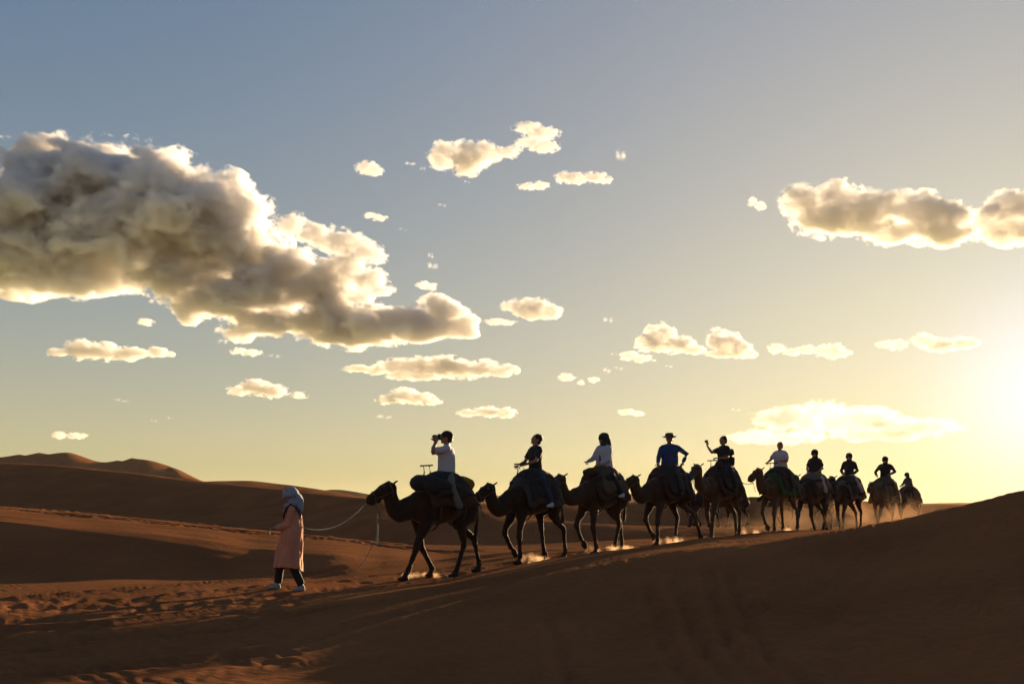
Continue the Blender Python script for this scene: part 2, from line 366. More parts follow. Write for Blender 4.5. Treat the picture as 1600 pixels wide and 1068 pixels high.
def build_ground():
    fr = math.radians(30.5)
    th = np.concatenate([np.radians(np.arange(-180, -31, 3.0)), np.linspace(-fr, fr, 1050), np.radians(np.arange(33, 181, 3.0))])
    r = np.concatenate([[.05, .6, 1.3, 2.0, 2.6], 1 / np.linspace(1 / 3.1, 1 / 19, 330), 1 / np.linspace(1 / 19.1, 1 / 36, 190), 1 / np.linspace(1 / 36.3, 1 / 130, 170), np.geomspace(131, 2000, 150), [2300, 2600]])
    R, T = np.meshgrid(r, th, indexing='ij')
    X, Y = (R * np.sin(T)).ravel(), (R * np.cos(T)).ravel()
    Z = np.concatenate([ground_z(X[i:i + 60000], Y[i:i + 60000]) for i in range(0, len(X), 60000)])
    nr, nt = len(r), len(th)
    v = np.stack([X, Y, Z], 1).astype(np.float32)
    i = (np.arange(nr - 1)[:, None] * nt + np.arange(nt - 1)[None]).ravel()
    q = np.stack([i, i + 1, i + nt + 1, i + nt], 1)[:, ::-1].astype(np.int32)
    me = bpy.data.meshes.new('sand_desert')
    me.vertices.add(len(v)); me.vertices.foreach_set('co', v.ravel())
    me.loops.add(q.size); me.loops.foreach_set('vertex_index', q.ravel())
    me.polygons.add(len(q)); me.polygons.foreach_set('loop_start', np.arange(0, q.size, 4, dtype=np.int32))
    me.polygons.foreach_set('loop_total', np.full(len(q), 4, np.int32))
    me.update(calc_edges=True); me.polygons.foreach_set('use_smooth', np.ones(len(q), bool)); me.validate()
    tag(link('ground', me, sand), 'rippled orange desert sand with dunes and trodden track', kind='structure')
build_ground()
def gz(x, y): return float(ground_z([x], [y])[0])

# ------------------------------------------------------------------ shapes
from mathutils import noise as mnoise
import bmesh
def sp(n, e):            # signed power, for squarer sections
    return math.copysign(abs(n) ** e, n)

def loft(V, Fc, pts, n=12, up=(0, 0, 1), cap=.5, sq=1.0):
    """closed tube through pts [(x,y,z,ra[,rb])]: ra across, rb along the up side; rounded ends"""
    P = [Vector(p[:3]) for p in pts]; R = [(p[3], p[4] if len(p) > 4 else p[3]) for p in pts]
    up = Vector(up); rings = []
    for i, p in enumerate(P):
        t = (P[min(i + 1, len(P) - 1)] - P[max(i - 1, 0)]).normalized()
        u = up - t * up.dot(t)
        if u.length < .15: u = Vector((1, 0, 0)) - t * t.x
        u.normalize(); s = t.cross(u)
        rings.append((p, t, u, s, *R[i]))
    def ring(p, u, s, a, b):
        k = len(V)
        for j in range(n):
            c, d = math.cos(2 * math.pi * j / n), math.sin(2 * math.pi * j / n)
            V.append(tuple(p + s * a * sp(c, sq) + u * b * sp(d, sq)))
        return k
    ks = []
    p, t, u, s, a, b = rings[0]; m = (a + b) / 2
    V.append(tuple(p - t * m * cap)); k0 = len(V) - 1
    ks.append(ring(p - t * m * cap * .75, u, s, a * .6, b * .6))
    for p, t, u, s, a, b in rings: ks.append(ring(p, u, s, a, b))
    m = (a + b) / 2
    ks.append(ring(p + t * m * cap * .75, u, s, a * .6, b * .6))
    V.append(tuple(p + t * m * cap)); k1 = len(V) - 1
    for j in range(n): Fc.append((k0, ks[0] + (j + 1) % n, ks[0] + j))
    for a_, b_ in zip(ks[:-1], ks[1:]):
        for j in range(n): Fc.append((a_ + j, a_ + (j + 1) % n, b_ + (j + 1) % n, b_ + j))
    for j in range(n): Fc.append((k1, ks[-1] + j, ks[-1] + (j + 1) % n))

def ell(V, Fc, c, r, n=12, m=8, rot=None):
    """ellipsoid"""
    k = len(V); c = Vector(c)
    M = rot or Matrix.Identity(3)
    V.append(tuple(c + M @ Vector((0, 0, r[2]))))
    for i in range(1, m):
        a = math.pi * i / m
        for j in range(n):
            b = 2 * math.pi * j / n
            V.append(tuple(c + M @ Vector((r[0] * math.sin(a) * math.cos(b), r[1] * math.sin(a) * math.sin(b), r[2] * math.cos(a)))))
    V.append(tuple(c - M @ Vector((0, 0, r[2]))))
    e = len(V) - 1
    for j in range(n): Fc.append((k, k + 1 + j, k + 1 + (j + 1) % n))
    for i in range(m - 2):
        for j in range(n):
            a = k + 1 + i * n; Fc.append((a + j, a + n + j, a + n + (j + 1) % n, a + (j + 1) % n))
    a = k + 1 + (m - 2) * n
    for j in range(n): Fc.append((e, a + (j + 1) % n, a + j))

def box(V, Fc, c, h, rot=None):
    k = len(V); c = Vector(c); M = rot or Matrix.Identity(3)
    for x in (-1, 1):
        for y in (-1, 1):
            for z in (-1, 1): V.append(tuple(c + M @ Vector((x * h[0], y * h[1], z * h[2]))))
    for f in ((0, 1, 3, 2), (4, 6, 7, 5), (0, 4, 5, 1), (2, 3, 7, 6), (0, 2, 6, 4), (1, 5, 7, 3)): Fc.append(tuple(k + i for i in f))

def mesh(name, V, Fc, smooth=True):
    me = bpy.data.meshes.new(name); me.from_pydata(V, [], Fc); me.update()
    if smooth: me.polygons.foreach_set('use_smooth', [True] * len(me.polygons))
    return me

def evaluated(me, mods):
    """mesh after modifiers"""
    o = bpy.data.objects.new('tmp', me); COL.objects.link(o)
    for t, kw in mods:
        md = o.modifiers.new(t, t)
        for k, v in kw.items(): setattr(md, k, v)
    dg = bpy.context.evaluated_depsgraph_get(); dg.update()
    r = bpy.data.meshes.new_from_object(o.evaluated_get(dg)); r.name = me.name
    bpy.data.objects.remove(o); bpy.data.meshes.remove(me)
    r.polygons.foreach_set('use_smooth', [True] * len(r.polygons))
    return r

def skin(name, V, Fc, vox=.024, smooth=4):
    me = mesh(name, V, Fc)
    return evaluated(me, [('REMESH', dict(mode='VOXEL', voxel_size=vox)), ('SMOOTH', dict(factor=.5, iterations=smooth))])

# ------------------------------------------------------------------ clouds: bodies of scattering vapour with lumpy skins
CLOUD_K = 5.0
def vapour(name, density, color=(.93, .96, 1.0), g=.2, dimming=.10, ragged=None, blobs=None, amp=2.7, bias=.03, step=.5, soft=.36, stretch=1.5):
    """scattering vapour; blobs [(centre, radii)] give the body, torn by fractal noise of size `ragged`"""
    m = bpy.data.materials.new(name); m.use_nodes = True
    n, l = m.node_tree.nodes, m.node_tree.links; n.clear()
    out = n.new('ShaderNodeOutputMaterial')
    sc = n.new('ShaderNodeVolumeScatter'); sc.inputs['Color'].default_value = (*color, 1)
    sc.inputs['Density'].default_value = density; sc.inputs['Anisotropy'].default_value = g
    ab = n.new('ShaderNodeVolumeAbsorption'); ab.inputs['Color'].default_value = (0, 0, 0, 1); add = n.new('ShaderNodeAddShader')
    l.new(sc.outputs[0], add.inputs[0]); l.new(ab.outputs[0], add.inputs[1]); l.new(add.outputs[0], out.inputs['Volume'])
    tc = n.new('ShaderNodeTexCoord'); mp = n.new('ShaderNodeMapping'); mp.inputs['Scale'].default_value = (1, 1, stretch)
    no = n.new('ShaderNodeTexNoise'); no.inputs['Scale'].default_value = 1 / ragged; no.inputs['Detail'].default_value = 4.5; no.inputs['Roughness'].default_value = .64
    no.inputs['Distortion'].default_value = .25
    l.new(tc.outputs['Object'], mp.inputs[0]); l.new(mp.outputs[0], no.inputs['Vector'])
    prev = None
    for c, r_ in blobs:
        ma = n.new('ShaderNodeVectorMath'); ma.operation = 'MULTIPLY_ADD'
        ma.inputs[1].default_value = (1 / r_[0], 1 / r_[1], 1 / r_[2]); ma.inputs[2].default_value = (-c[0] / r_[0], -c[1] / r_[1], -c[2] / r_[2])
        l.new(tc.outputs['Object'], ma.inputs[0])
        le = n.new('ShaderNodeVectorMath'); le.operation = 'LENGTH'; l.new(ma.outputs[0], le.inputs[0])
        if prev is None: prev = le.outputs['Value']
        else:
            mi = n.new('ShaderNodeMath'); mi.operation = 'SMOOTH_MIN'; mi.inputs[2].default_value = .15
            l.new(prev, mi.inputs[0]); l.new(le.outputs['Value'], mi.inputs[1]); prev = mi.outputs[0]
    # body = (1 - distance) + (noise - .5) * amp + bias
    f = n.new('ShaderNodeMath'); f.operation = 'MULTIPLY_ADD'; f.inputs[1].default_value = amp; f.inputs[2].default_value = 1 - .5 * amp + bias
    l.new(no.outputs['Fac'], f.inputs[0])
    sb = n.new('ShaderNodeMath'); sb.operation = 'SUBTRACT'; l.new(f.outputs[0], sb.inputs[0]); l.new(prev, sb.inputs[1])
    mr = n.new('ShaderNodeMapRange'); mr.interpolation_type = 'SMOOTHSTEP'
    mr.inputs['From Min'].default_value = 0; mr.inputs['From Max'].default_value = soft
    mr.inputs['To Min'].default_value = 0; mr.inputs['To Max'].default_value = density
    l.new(sb.outputs[0], mr.inputs['Value']); l.new(mr.outputs[0], sc.inputs['Density'])
    so = n.new('ShaderNodeMath'); so.operation = 'MULTIPLY'; so.inputs[1].default_value = dimming; l.new(mr.outputs[0], so.inputs[0]); l.new(so.outputs[0], ab.inputs['Density'])  # added absorption puts grey shade into the bodies; cloud vapour itself hardly absorbs
    m.cycles.volume_step_rate = step
    return m

def vapour_body(name, bl, vox, grow=1.27):
    """closed hull that holds the vapour"""
    V, Fc = [], []
    for c, r_ in bl: ell(V, Fc, c, tuple(q * grow for q in r_), 16, 10)
    me = evaluated(mesh(name, V, Fc), [('REMESH', dict(mode='VOXEL', voxel_size=vox))])
    return me

DC = 3000.0
CLOUDS = [
 ('big grey cloud bank with bright upper rim at the left edge', 'cloud bank', .030, 1.6, [
   (60,260,55,45),(120,300,110,70),(40,350,90,70),(0,400,110,45),(60,420,120,35),(140,430,75,30),(180,300,110,60),(240,290,60,50),(250,340,120,70),(310,340,90,60),(330,370,90,45),(370,370,50,50),(200,380,100,45),(100,350,120,60),(150,450,45,12),(-60,360,80,80),(-40,420,90,30),(390,395,45,30)]),
 ('ragged middle cloud with grey underside below the big bank', 'cloud', .03, 1.5, [
   (260,440,45,25),(310,430,50,22),(330,465,60,25),(380,470,55,28),(410,500,45,20),(400,440,60,28),(450,420,45,28),(290,480,18,22),(430,515,35,9),(375,520,30,12),(470,450,45,30),(500,440,35,25)]),
 ('long flat based grey cloud ending in a bright lump', 'cloud', .032, 1.4, [
   (500,500,50,28),(550,505,60,28),(600,512,60,24),(640,505,50,20),(690,490,35,26),(715,508,30,14),(560,528,70,9),(640,524,60,9),(735,519,17,6),(520,480,30,20)]),
 ('thin slanting cloud strip above the ragged cloud', 'cloud', .028, 1.3, [
   (460,350,22,12),(490,365,30,14),(530,378,32,16),(565,392,28,14),(590,402,14,8),(545,420,28,20),(575,440,26,16),(530,445,26,20),(600,455,16,8),(560,465,25,10)]),
 ('bright gold rimmed cloud at the upper right', 'cloud', .022, 1.4, [
   (1255,315,34,20),(1300,312,40,20),(1290,345,45,22),(1345,335,45,24),(1400,325,35,18),(1440,330,50,22),(1400,360,45,16),(1490,335,40,20),(1480,362,50,16),(1545,340,30,20),(1590,325,45,22),(1580,362,45,18),(1650,340,50,28),(1430,382,14,5)]),
 ('low cream cloud with soft grey base on the far left', 'cloud', .04, 1.1, [(95,550,18,5),(125,545,24,12),(155,548,26,11),(190,551,28,8),(215,550,14,6),(245,550,14,7),(262,554,9,3)]),
 ('long low cloud with flat base above the first camel', 'cloud', .04, 1.1, [(560,575,22,4),(590,577,25,6),(620,572,26,10),(655,575,30,13),(690,572,30,12),(720,577,26,12),(755,575,24,10),(785,578,20,7),(650,587,40,5)]),
 ('small rounded cream cloud low over the left dunes', 'cloud', .045, 1.0, [(375,610,16,6),(400,605,20,9),(425,611,20,8)]),
 ('small cream cloud left of the photographing rider', 'cloud', .045, 1.0, [(605,625,14,5),(630,617,20,9),(655,622,20,7),(675,627,12,4)]),
 ('small cream cloud above the rider in the black beanie', 'cloud', .045, 1.0, [(735,645,18,4),(765,643,22,6),(790,645,14,6)]),
 ('fluffy bright cloud high in the middle of the sky', 'cloud', .03, 1.1, [(695,243,22,16),(730,248,30,19),(755,240,24,14),(690,228,14,5),(793,236,18,7)]),
 ('small lone bright cloud left of the fluffy one', 'cloud', .035, 1.0, [(570,262,12,7),(585,266,12,6),(577,258,8,5)]),
 ('little bright upper cloud of the high middle pair', 'cloud', .03, 1.0, [(825,200,20,6),(845,208,22,8),(862,207,12,4)]),
 ('little bright lower cloud of the high middle pair', 'cloud', .03, 1.0, [(825,224,16,5),(850,228,20,7)]),
 ('pair of thin cloud flecks touching end to end', 'cloud', .035, 1.0, [(885,279,16,6),(905,278,12,6),(930,277,18,6),(945,281,10,3)]),
 ('narrow cloud fleck beneath the high clouds', 'cloud', .03, 1.0, [(825,290,14,3.5),(845,291,12,4)]),
 ('puffy cream cloud in the middle of the sky', 'cloud', .035, 1.0, [(810,478,22,8),(832,482,26,13),(855,487,20,9)]),
 ('thin flat cloud left of the puffy one', 'cloud', .03, 1.0, [(775,502,16,3.5),(790,503,14,3)]),
 ('cream cloud with peaked left end over the third rider', 'cloud', .035, 1.05, [(1012,535,14,10),(1033,524,20,16),(1055,538,24,11),(1080,546,18,6),(1025,542,28,7)]),
 ('wedge shaped cream cloud leaning left over the fourth rider', 'cloud', .035, 1.05, [(1118,530,12,14),(1135,536,20,17),(1155,546,20,11),(1130,553,28,5),(1172,552,12,5)]),
 ('small flat cloud beneath the peaked one', 'cloud', .035, 1.0, [(985,555,13,5),(1003,560,17,4)]),
 ('small double cloud left of the round one', 'cloud', .035, 1.0, [(1213,545,12,6),(1240,549,14,4),(1260,546,12,5)]),
 ('small round cream cloud over the line of riders', 'cloud', .035, 1.0, [(1288,547,11,7),(1303,549,14,9),(1315,552,12,4)]),
 ('faint cloud fleck close to the sun', 'cloud', .03, 1.0, [(1385,537,14,4),(1405,538,12,6)]),
 ('long pale cloud close to the sun', 'cloud', .03, 1.0, [(1445,531,16,8),(1475,538,26,8),(1505,536,20,7)]),
 ('broad peach cloud low over the last riders', 'cloud', .010, 1.6, [(1215,655,35,16),(1260,650,50,16),(1290,640,30,16),(1310,660,45,12),(1180,680,32,10),(1230,684,50,8),(1345,655,45,14),(1400,668,55,14),(1450,668,42,12),(1370,680,60,8)]),
 ('tiny cloud fleck over the middle of the dunes', 'cloud', .03, 1.0, [(660,444,9,4),(673,448,9,4)]),
 ('tiny thin cloud beneath the lone bright one', 'cloud', .03, 1.0, [(580,336,9,3),(593,340,10,3)]),
 ('tiny cloud fleck under the ragged cloud', 'cloud', .035, 1.0, [(375,549,12,4),(395,551,12,4)]),
 ('tiny cloud fleck left of the ragged cloud', 'cloud', .035, 1.0, [(228,503,10,4)]),
 ('tiny cloud fleck left of the gold rimmed cloud', 'cloud', .02, 1.0, [(1176,315,6,5),(1188,322,7,5)]),
 ('tiny low cloud fleck beside the rounded cream cloud', 'cloud', .035, 1.0, [(468,618,11,3.5)]),
 ('tiny low cloud fleck over the double humped dune', 'cloud', .03, 1.0, [(95,680,9,4),(120,681,14,3)]),
 ('tiny cloud fleck over the rider in the white jacket', 'cloud', .035, 1.0, [(885,589,12,4),(928,593,8,3),(908,596,5,3)]),
 ('faint thin cloud low over the rider in the white jacket', 'cloud', .03, 1.0, [(980,643,14,3),(995,646,10,2.5)]),
]
FLECKS = [
 (600,651,12,3,'thin low wisp beneath the small cloud left of the photographing rider'), (190,625,12,2.5,'faint low wisp below the cream cloud on the far left'),
 (240,657,5,2,'left one of two specks of cloud low over the left dunes'), (266,653,5,2,'right one of two specks of cloud low over the left dunes'),
 (428,556,11,3,'faint wisp trailing right of the fleck under the ragged cloud'), (630,358,6,2.5,'faint speck of cloud between the slanting strip and the clear sky'),
 (692,320,7,2.5,'faint speck of cloud below the fluffy high cloud'), (676,415,8,5,'lower ragged wisp right of the big cloud mass'),
 (673,399,5,4,'upper ragged speck right of the big cloud mass'), (730,284,5,2,'speck of cloud just under the fluffy high cloud'),
 (640,255,8,3,'upper wisp between the lone bright cloud and the fluffy one'), (661,263,5,3,'lower speck between the lone bright cloud and the fluffy one'),
 (970,243,8,7,'solitary wisp right of the high middle clouds'), (950,500,8,4,'solitary wisp above and left of the peaked cloud'),
 (1045,572,6,2.5,'speck of cloud beneath the peaked cloud'), (968,575,7,3,'wisp below the small flat cloud'),
 (948,578,6,4,'rounded speck left below the small flat cloud'), (1150,640,8,2,'thin streak left of the broad peach cloud'),
 (960,553,5,2,'speck touching the left tip of the small flat cloud'), (535,505,6,3,'speck on the underside of the long flat based grey cloud'),
 (348,532,9,4,'wisp hanging below the left end of the ragged cloud'), (8,213,12,3,'thin streak above the big cloud bank at the edge of the sky')]
def build_clouds():
    for i, (lab, cat, den, big, blobs) in enumerate(CLOUDS):
        area = sum(b[2] * b[3] for b in blobs); R = random.Random(i); k = DC / F
        rag = 120 if area > 20000 else (75 if area > 5000 else (38 if area > 500 else 18))
        bl = []
        for px, py, rx, ry in blobs:
            rx, ry = rx * 1.12 + 1.5, ry * 1.15 + 1.5
            rz = math.sqrt(rx * ry) * k
            bl.append((at(px, py, DC) + Vector((0, R.uniform(-.5, .5) * rz, 0)), (rx * k, rz, ry * k)))
        me = vapour_body('cloud', bl, 14 if area > 5000 else 5)
        m = vapour('cloud_vapour', den * CLOUD_K * (1 if area > 5000 else .75), ragged=rag, blobs=bl, step=CSTEP if area > 5000 else .8, dimming=.07 if area > 20000 else (.12 if area > 5000 else .20))  # small clouds get the most added absorption, for shaded grey bases
        tag(link('cloud', me, m), lab, cat, 'clouds drifting over the desert')
    for i, (px, py, rx, ry, lab) in enumerate(FLECKS):
        k = DC / F; bl = [(at(px + q * rx * .5, py + q * .6, DC), (rx * .8 * k, ry * 1.2 * k, ry * 1.3 * k)) for q in (-1, 1)]
        m = vapour('wisp_vapour', .02 * CLOUD_K, ragged=11, blobs=bl, step=.8, bias=-.1, soft=1.3)
        tag(link('cloud', vapour_body('cloud', bl, 3.0), m), lab, 'cloud wisp', 'tiny cloud wisps')
CLOUD_K = 2.0
CSTEP = .22
build_clouds()

def build_haze():
    V, Fc = [], []; box(V, Fc, (0, 0, 15), (2700, 2700, 32))
    me = mesh('haze', V, Fc, False)
    m = bpy.data.materials.new('haze'); m.use_nodes = True
    n, l = m.node_tree.nodes, m.node_tree.links; n.clear()
    out = n.new('ShaderNodeOutputMaterial'); pv = n.new('ShaderNodeVolumePrincipled')
    pv.inputs['Density'].default_value = HAZE; pv.inputs['Color'].default_value = (.9, .8, .66, 1)
    pv.inputs['Anisotropy'].default_value = .35
    l.new(pv.outputs[0], out.inputs['Volume']); m.cycles.homogeneous_volume = True
    tag(link('haze', me, m), 'thin warm dust haze over the dunes', kind='stuff')
HAZE = .00003
build_haze()

# ------------------------------------------------------------------ materials of creatures and cloth
def fur(name, base):
    return mat(name, base, .9, sheen=.2, vary=(7, .35), bump=.7, bs=60, bd=.012, spec=.15)
FUR = [fur('camel_fur_brown', (.040, .023, .013)), fur('camel_fur_tan', (.056, .033, .018)), fur('camel_fur_dark', (.026, .015, .009))]
SKIN_M = mat('skin', (.22, .115, .07), .55, spec=.4)
HAIR = mat('dark_hair', (.015, .011, .009), .6, vary=(40, .4))
EYE = mat('eye', (.01, .008, .007), .1, spec=.6)
_cl = {}
def cloth(name, base, rough=.9, **k):
    if name not in _cl: _cl[name] = mat(name, base, rough, sheen=.08, vary=(k.get('vs', 9), k.get('va', .15)), bump=.35, bs=140, bd=.004)
    return _cl[name]
BLACKC = cloth('black_cloth', (.018, .017, .018)); DARKC = cloth('charcoal_cloth', (.035, .034, .038))
WHITEC = cloth('white_cotton', (.34, .35, .40)); GREYT = cloth('grey_trouser_cloth', (.10, .095, .09))
BLUEC = cloth('blue_cloth', (.018, .042, .13)); CREAMC = cloth('cream_cloth', (.26, .24, .22))
LEATHER = mat('dark_leather', (.03, .018, .012), .5, vary=(20, .3)); METAL = mat('worn_metal', (.04, .037, .035), .7, spec=.3)
ROPEM = mat('pale_blue_rope', (.11, .145, .15), .8, vary=(60, .3)); ROPED = mat('brown_rope', (.10, .075, .05), .85, vary=(60, .3))

def spline(pts, k=5):
    """smooth path through pts of any length tuples"""
    out = []; n = len(pts)
    for i in range(n - 1):
        p0, p1, p2, p3 = pts[max(i - 1, 0)], pts[i], pts[i + 1], pts[min(i + 2, n - 1)]
        for j in range(k):
            t = j / k
            out.append(tuple(.5 * (2 * b + (c - a) * t + (2 * a - 5 * b + 4 * c - d) * t * t + (-a + 3 * b - 3 * c + d) * t ** 3) for a, b, c, d in zip(p0, p1, p2, p3)))
    out.append(tuple(pts[-1])); return out

def part(name, V, Fc, m, parent, smooth=True):
    return link(name, mesh(name, V, Fc, smooth), m, parent)

def rough(me, f, sc, off=0.0):
    n = len(me.vertices); co = np.empty(n * 3, np.float32); me.vertices.foreach_get('co', co); co = co.reshape(-1, 3)
    no = np.empty(n * 3, np.float32); me.vertices.foreach_get('normal', no); no = no.reshape(-1, 3)
    q = co * np.array(sc, np.float32) + np.array((off, 0, 0), np.float32)
    d = np.array([f(Vector(p)) for p in q.tolist()], np.float32)
    me.vertices.foreach_set('co', (co + no * d[:, None]).ravel()); me.update()
    return me

def weld_fur(me, amp=.008, s=9.0, seed=0):
    return rough(me, lambda q: mnoise.noise(q) * amp + mnoise.noise(q * 2.7) * amp * .6, (s, s, s), seed * 5.1)

# ------------------------------------------------------------------ camels
def camel(label, px, Y, heading, head_z=1.95, neck_yaw=0.0, legs=((.5, 0), (-.4, 0), (.4, 0), (-.5, 0)), fm=0, scale=1.0, low=0.0, seed=0, detail=True, gz_off=0.0, reach=0.0):
    """legs: front left, front right, hind left, hind right as (how far forward, how far lifted)"""
    base = at(px, 790, Y); bx, by = base.x, base.y; bz = gz(bx, by) + gz_off
    h = math.radians(heading); ch, sh = math.cos(h), math.sin(h)
    root = empty('camel', (bx, by, bz), h); root.scale = (scale,) * 3
    tag(root, label, 'camel', 'camels walking in the caravan')
    R = random.Random(seed)
    def foot_ground(x, y):
        return (gz(bx + (x * ch - y * sh) * scale, by + (x * sh + y * ch) * scale) - bz) / scale
    V, Fc = [], []
    # trunk: rump, loins, belly, ribs, chest
    loft(V, Fc, spline([(-.80, 0, 1.42, .13, .15), (-.66, 0, 1.46, .25, .28), (-.42, 0, 1.50, .30, .31), (-.1, 0, 1.48, .36, .37), (.2, 0, 1.47, .37, .39), (.46, 0, 1.45, .31, .36), (.68, 0, 1.44, .22, .28)], 3), 20)
    loft(V, Fc, spline([(-.45, 0, 1.70, .12, .12), (-.22, 0, 1.84, .17, .17), (-.02, 0, 1.90, .18, .18), (.2, 0, 1.80, .16, .15), (.38, 0, 1.68, .12, .12)], 3), 14)   # hump
    ell(V, Fc, (.42, 0, 1.08), (.11, .09, .06))                 # chest pad
    ell(V, Fc, (-.72, .10, 1.40), (.16, .13, .20)); ell(V, Fc, (-.72, -.10, 1.40), (.16, .13, .20))
    # neck: drops from the chest, then swings up to the head
    ny = math.radians(neck_yaw); hz = head_z - .15; hx = 1.36 + reach
    def turn(x, z, f):
        a = ny * f; d = x - .6
        return (.6 + d * math.cos(a), d * math.sin(a), z)
    dip = 1.33 - low
    e = hx - 1.36
    nk = [(*turn(.48, 1.46, 0), .21, .29), (*turn(.72, 1.43, .3), .165, .25), (*turn(.96, dip + .05, .6), .155, .215), (*turn(1.11 + e * .6, dip + .01, .85), .14, .185),
          (*turn(1.26 + e * .9, dip + .09, .95), .13, .17), (*turn(hx - .01, (dip + .10 + hz) / 2 + .0, 1), .115, .16), (*turn(hx + .02, hz - .05, 1), .11, .15)]
    loft(V, Fc, spline(nk, 4), 16)
    # head
    dirx, diry = math.cos(ny * 1.1), math.sin(ny * 1.1)
    H = Vector(turn(hx, hz, 1))
    pit = -.27; hs_ = 1.28
    def hp(u, w, s=0.0):      # u along the muzzle, w up, s to the left
        u, w, s = u * hs_, w * hs_, s * hs_
        uu = u * math.cos(pit) - w * math.sin(pit); ww = u * math.sin(pit) + w * math.cos(pit)
        return (H.x + uu * dirx - s * diry, H.y + uu * diry + s * dirx, H.z + ww)
    loft(V, Fc, spline([(*hp(-.05, 0), .10, .13), (*hp(.06, .015), .11, .145), (*hp(.18, 0), .098, .13), (*hp(.28, -.02), .080, .104), (*hp(.36, -.035), .078, .096), (*hp(.42, -.05), .070, .084)], 3), 16)
    ell(V, Fc, hp(.30, -.10), (.13, .05, .045)); ell(V, Fc, hp(.38, -.115), (.055, .05, .045)); ell(V, Fc, hp(.44, -.07), (.045, .06, .06))
    ell(V, Fc, hp(.13, .075, .07), (.06, .03, .035)); ell(V, Fc, hp(.13, .075, -.07), (.06, .03, .035))
    ell(V, Fc, hp(.02, .10), (.08, .06, .05))                   # tuft on the poll
    # legs
    for i, (dx, lift) in enumerate(legs):
        s = 1 if i % 2 == 0 else -1
        front = i < 2
        hxp = .50 if front else -.58; yy = s * (.17 if front else .16)
        fx = hxp + dx; g = foot_ground(fx, yy) if lift == 0 else foot_ground(fx, yy)
        if front:
            if lift == 0:
                kn = (hxp + dx * .42 + .05, yy, .64 + g * .5 - abs(dx) * .02); ft = (fx - .03, yy, .15 + g); fo = (fx + .04, yy, .045 + g)
            else:
                kn = (hxp + .20 + dx * .3, yy, .70 + g * .5); ft = (hxp - .02 + dx * .6, yy, .36 + g * .7 - (1 - lift) * .15); fo = (hxp - .12 + dx * .6, yy, .26 + g * .8 - (1 - lift) * .12)
            loft(V, Fc, [(hxp - .04, yy * .9, 1.42, .11, .19), (hxp - .02, yy, 1.18, .105, .15), (hxp + (kn[0] - hxp) * .35 - .02, yy, 1.0, .09, .12), (kn[0] - .005 - .1 * (kn[0] - hxp), yy, kn[2] + .12, .062, .072), (*kn, .072, .080),
                  (kn[0] * .8 + ft[0] * .2 - .005, yy, kn[2] * .8 + ft[2] * .2, .052, .06), (kn[0] * .35 + ft[0] * .65, yy, kn[2] * .35 + ft[2] * .65, .044, .052), (*ft, .054, .064)], 12, up=(1, 0, 0))
        else:
            if lift == 0:
                st = (hxp + .14 + dx * .25, yy * 1.1, 1.08); hk = (hxp - .10 + dx * .62, yy, .70 + g * .5); ft = (fx - .04, yy, .15 + g); fo = (fx + .03, yy, .045 + g)
            else:
                st = (hxp + .20, yy * 1.1, 1.10); hk = (hxp - .02 + dx * .7, yy, .78 + g * .5); ft = (fx - .16, yy, .26 + g); fo = (fx - .20, yy, .14 + g)
            loft(V, Fc, [(hxp - .06, yy * .9, 1.45, .13, .22), (hxp + .02, yy, 1.26, .125, .21), (*st, .095, .145), (st[0] * .5 + hk[0] * .5, yy, (st[2] + hk[2]) / 2 - .01, .066, .085), (hk[0] + .01, yy, hk[2] + .05, .054, .074), (hk[0], yy, hk[2] - .03, .054, .072),
                  (hk[0] * .75 + ft[0] * .25, yy, hk[2] * .75 + ft[2] * .25, .045, .055), (hk[0] * .3 + ft[0] * .7, yy, hk[2] * .3 + ft[2] * .7, .042, .05), (*ft, .05, .06)], 12, up=(1, 0, 0))
        if lift == 0:
            loft(V, Fc, [(*ft, .045, .05), (ft[0] * .4 + fo[0] * .6, yy, (ft[2] + fo[2]) / 2, .06, .06), (fo[0] + .02, yy, fo[2], .085, .045)], 10, up=(1, 0, 0))
            ell(V, Fc, (fo[0] + .02, yy, fo[2] - .005), (.13, .095, .05))
        else:
            ell(V, Fc, (fo[0], yy, fo[2]), (.06, .09, .13), rot=Matrix.Rotation(.35, 3, 'Y'))
    me = skin('camel_body', V, Fc, .022 if detail else .035, 3 if detail else 2)
    weld_fur(me, .010, 8, seed)
    m = FUR[fm]
    link('camel_body', me, m, root)
    # tail with tuft
    V, Fc = [], []
    sw = R.uniform(-.06, .06)
    loft(V, Fc, spline([(-.86, 0, 1.50, .035), (-.93, sw * .3, 1.36, .028), (-.95, sw * .6, 1.15, .022), (-.93, sw, .98, .04), (-.92, sw, .84, .035), (-.91, sw, .76, .01)], 3), 8)
    part('tail', V, Fc, m, root)
    for s in (1, -1):
        V, Fc = [], []
        loft(V, Fc, [(*hp(-.02, .085, s * .075), .024, .018), (*hp(-.055, .105, s * .10), .028, .018), (*hp(-.085, .115, s * .11), .014, .012)], 8)
        part('ear', V, Fc, m, root)
        if detail:
            V, Fc = [], []; ell(V, Fc, hp(.145, .045, s * .088), (.02, .02, .018), 8, 6); part('eye', V, Fc, EYE, root)
    # halter straps
    if detail:
        V, Fc = [], []
        for u, w, a, b in ((.33, -.045, .078, .10), (.02, -.01, .108, .135)):
            ringp = [(*hp(u + .02 * math.sin(q), w + b * math.cos(q), a * math.sin(q)), .009) for q in np.linspace(0, 2 * math.pi, 17)]
            loft(V, Fc, ringp, 6)
        for s in (1, -1): loft(V, Fc, [(*hp(.33, -.05, s * .08), .008), (*hp(.18, -.04, s * .10), .008), (*hp(.02, -.02, s * .11), .008)], 6)
        loft(V, Fc, [(*hp(.33, -.14), .008), (*hp(.30, -.24), .008), (*hp(.28, -.42), .007)], 6)
        part('halter', V, Fc, ROPED, root)
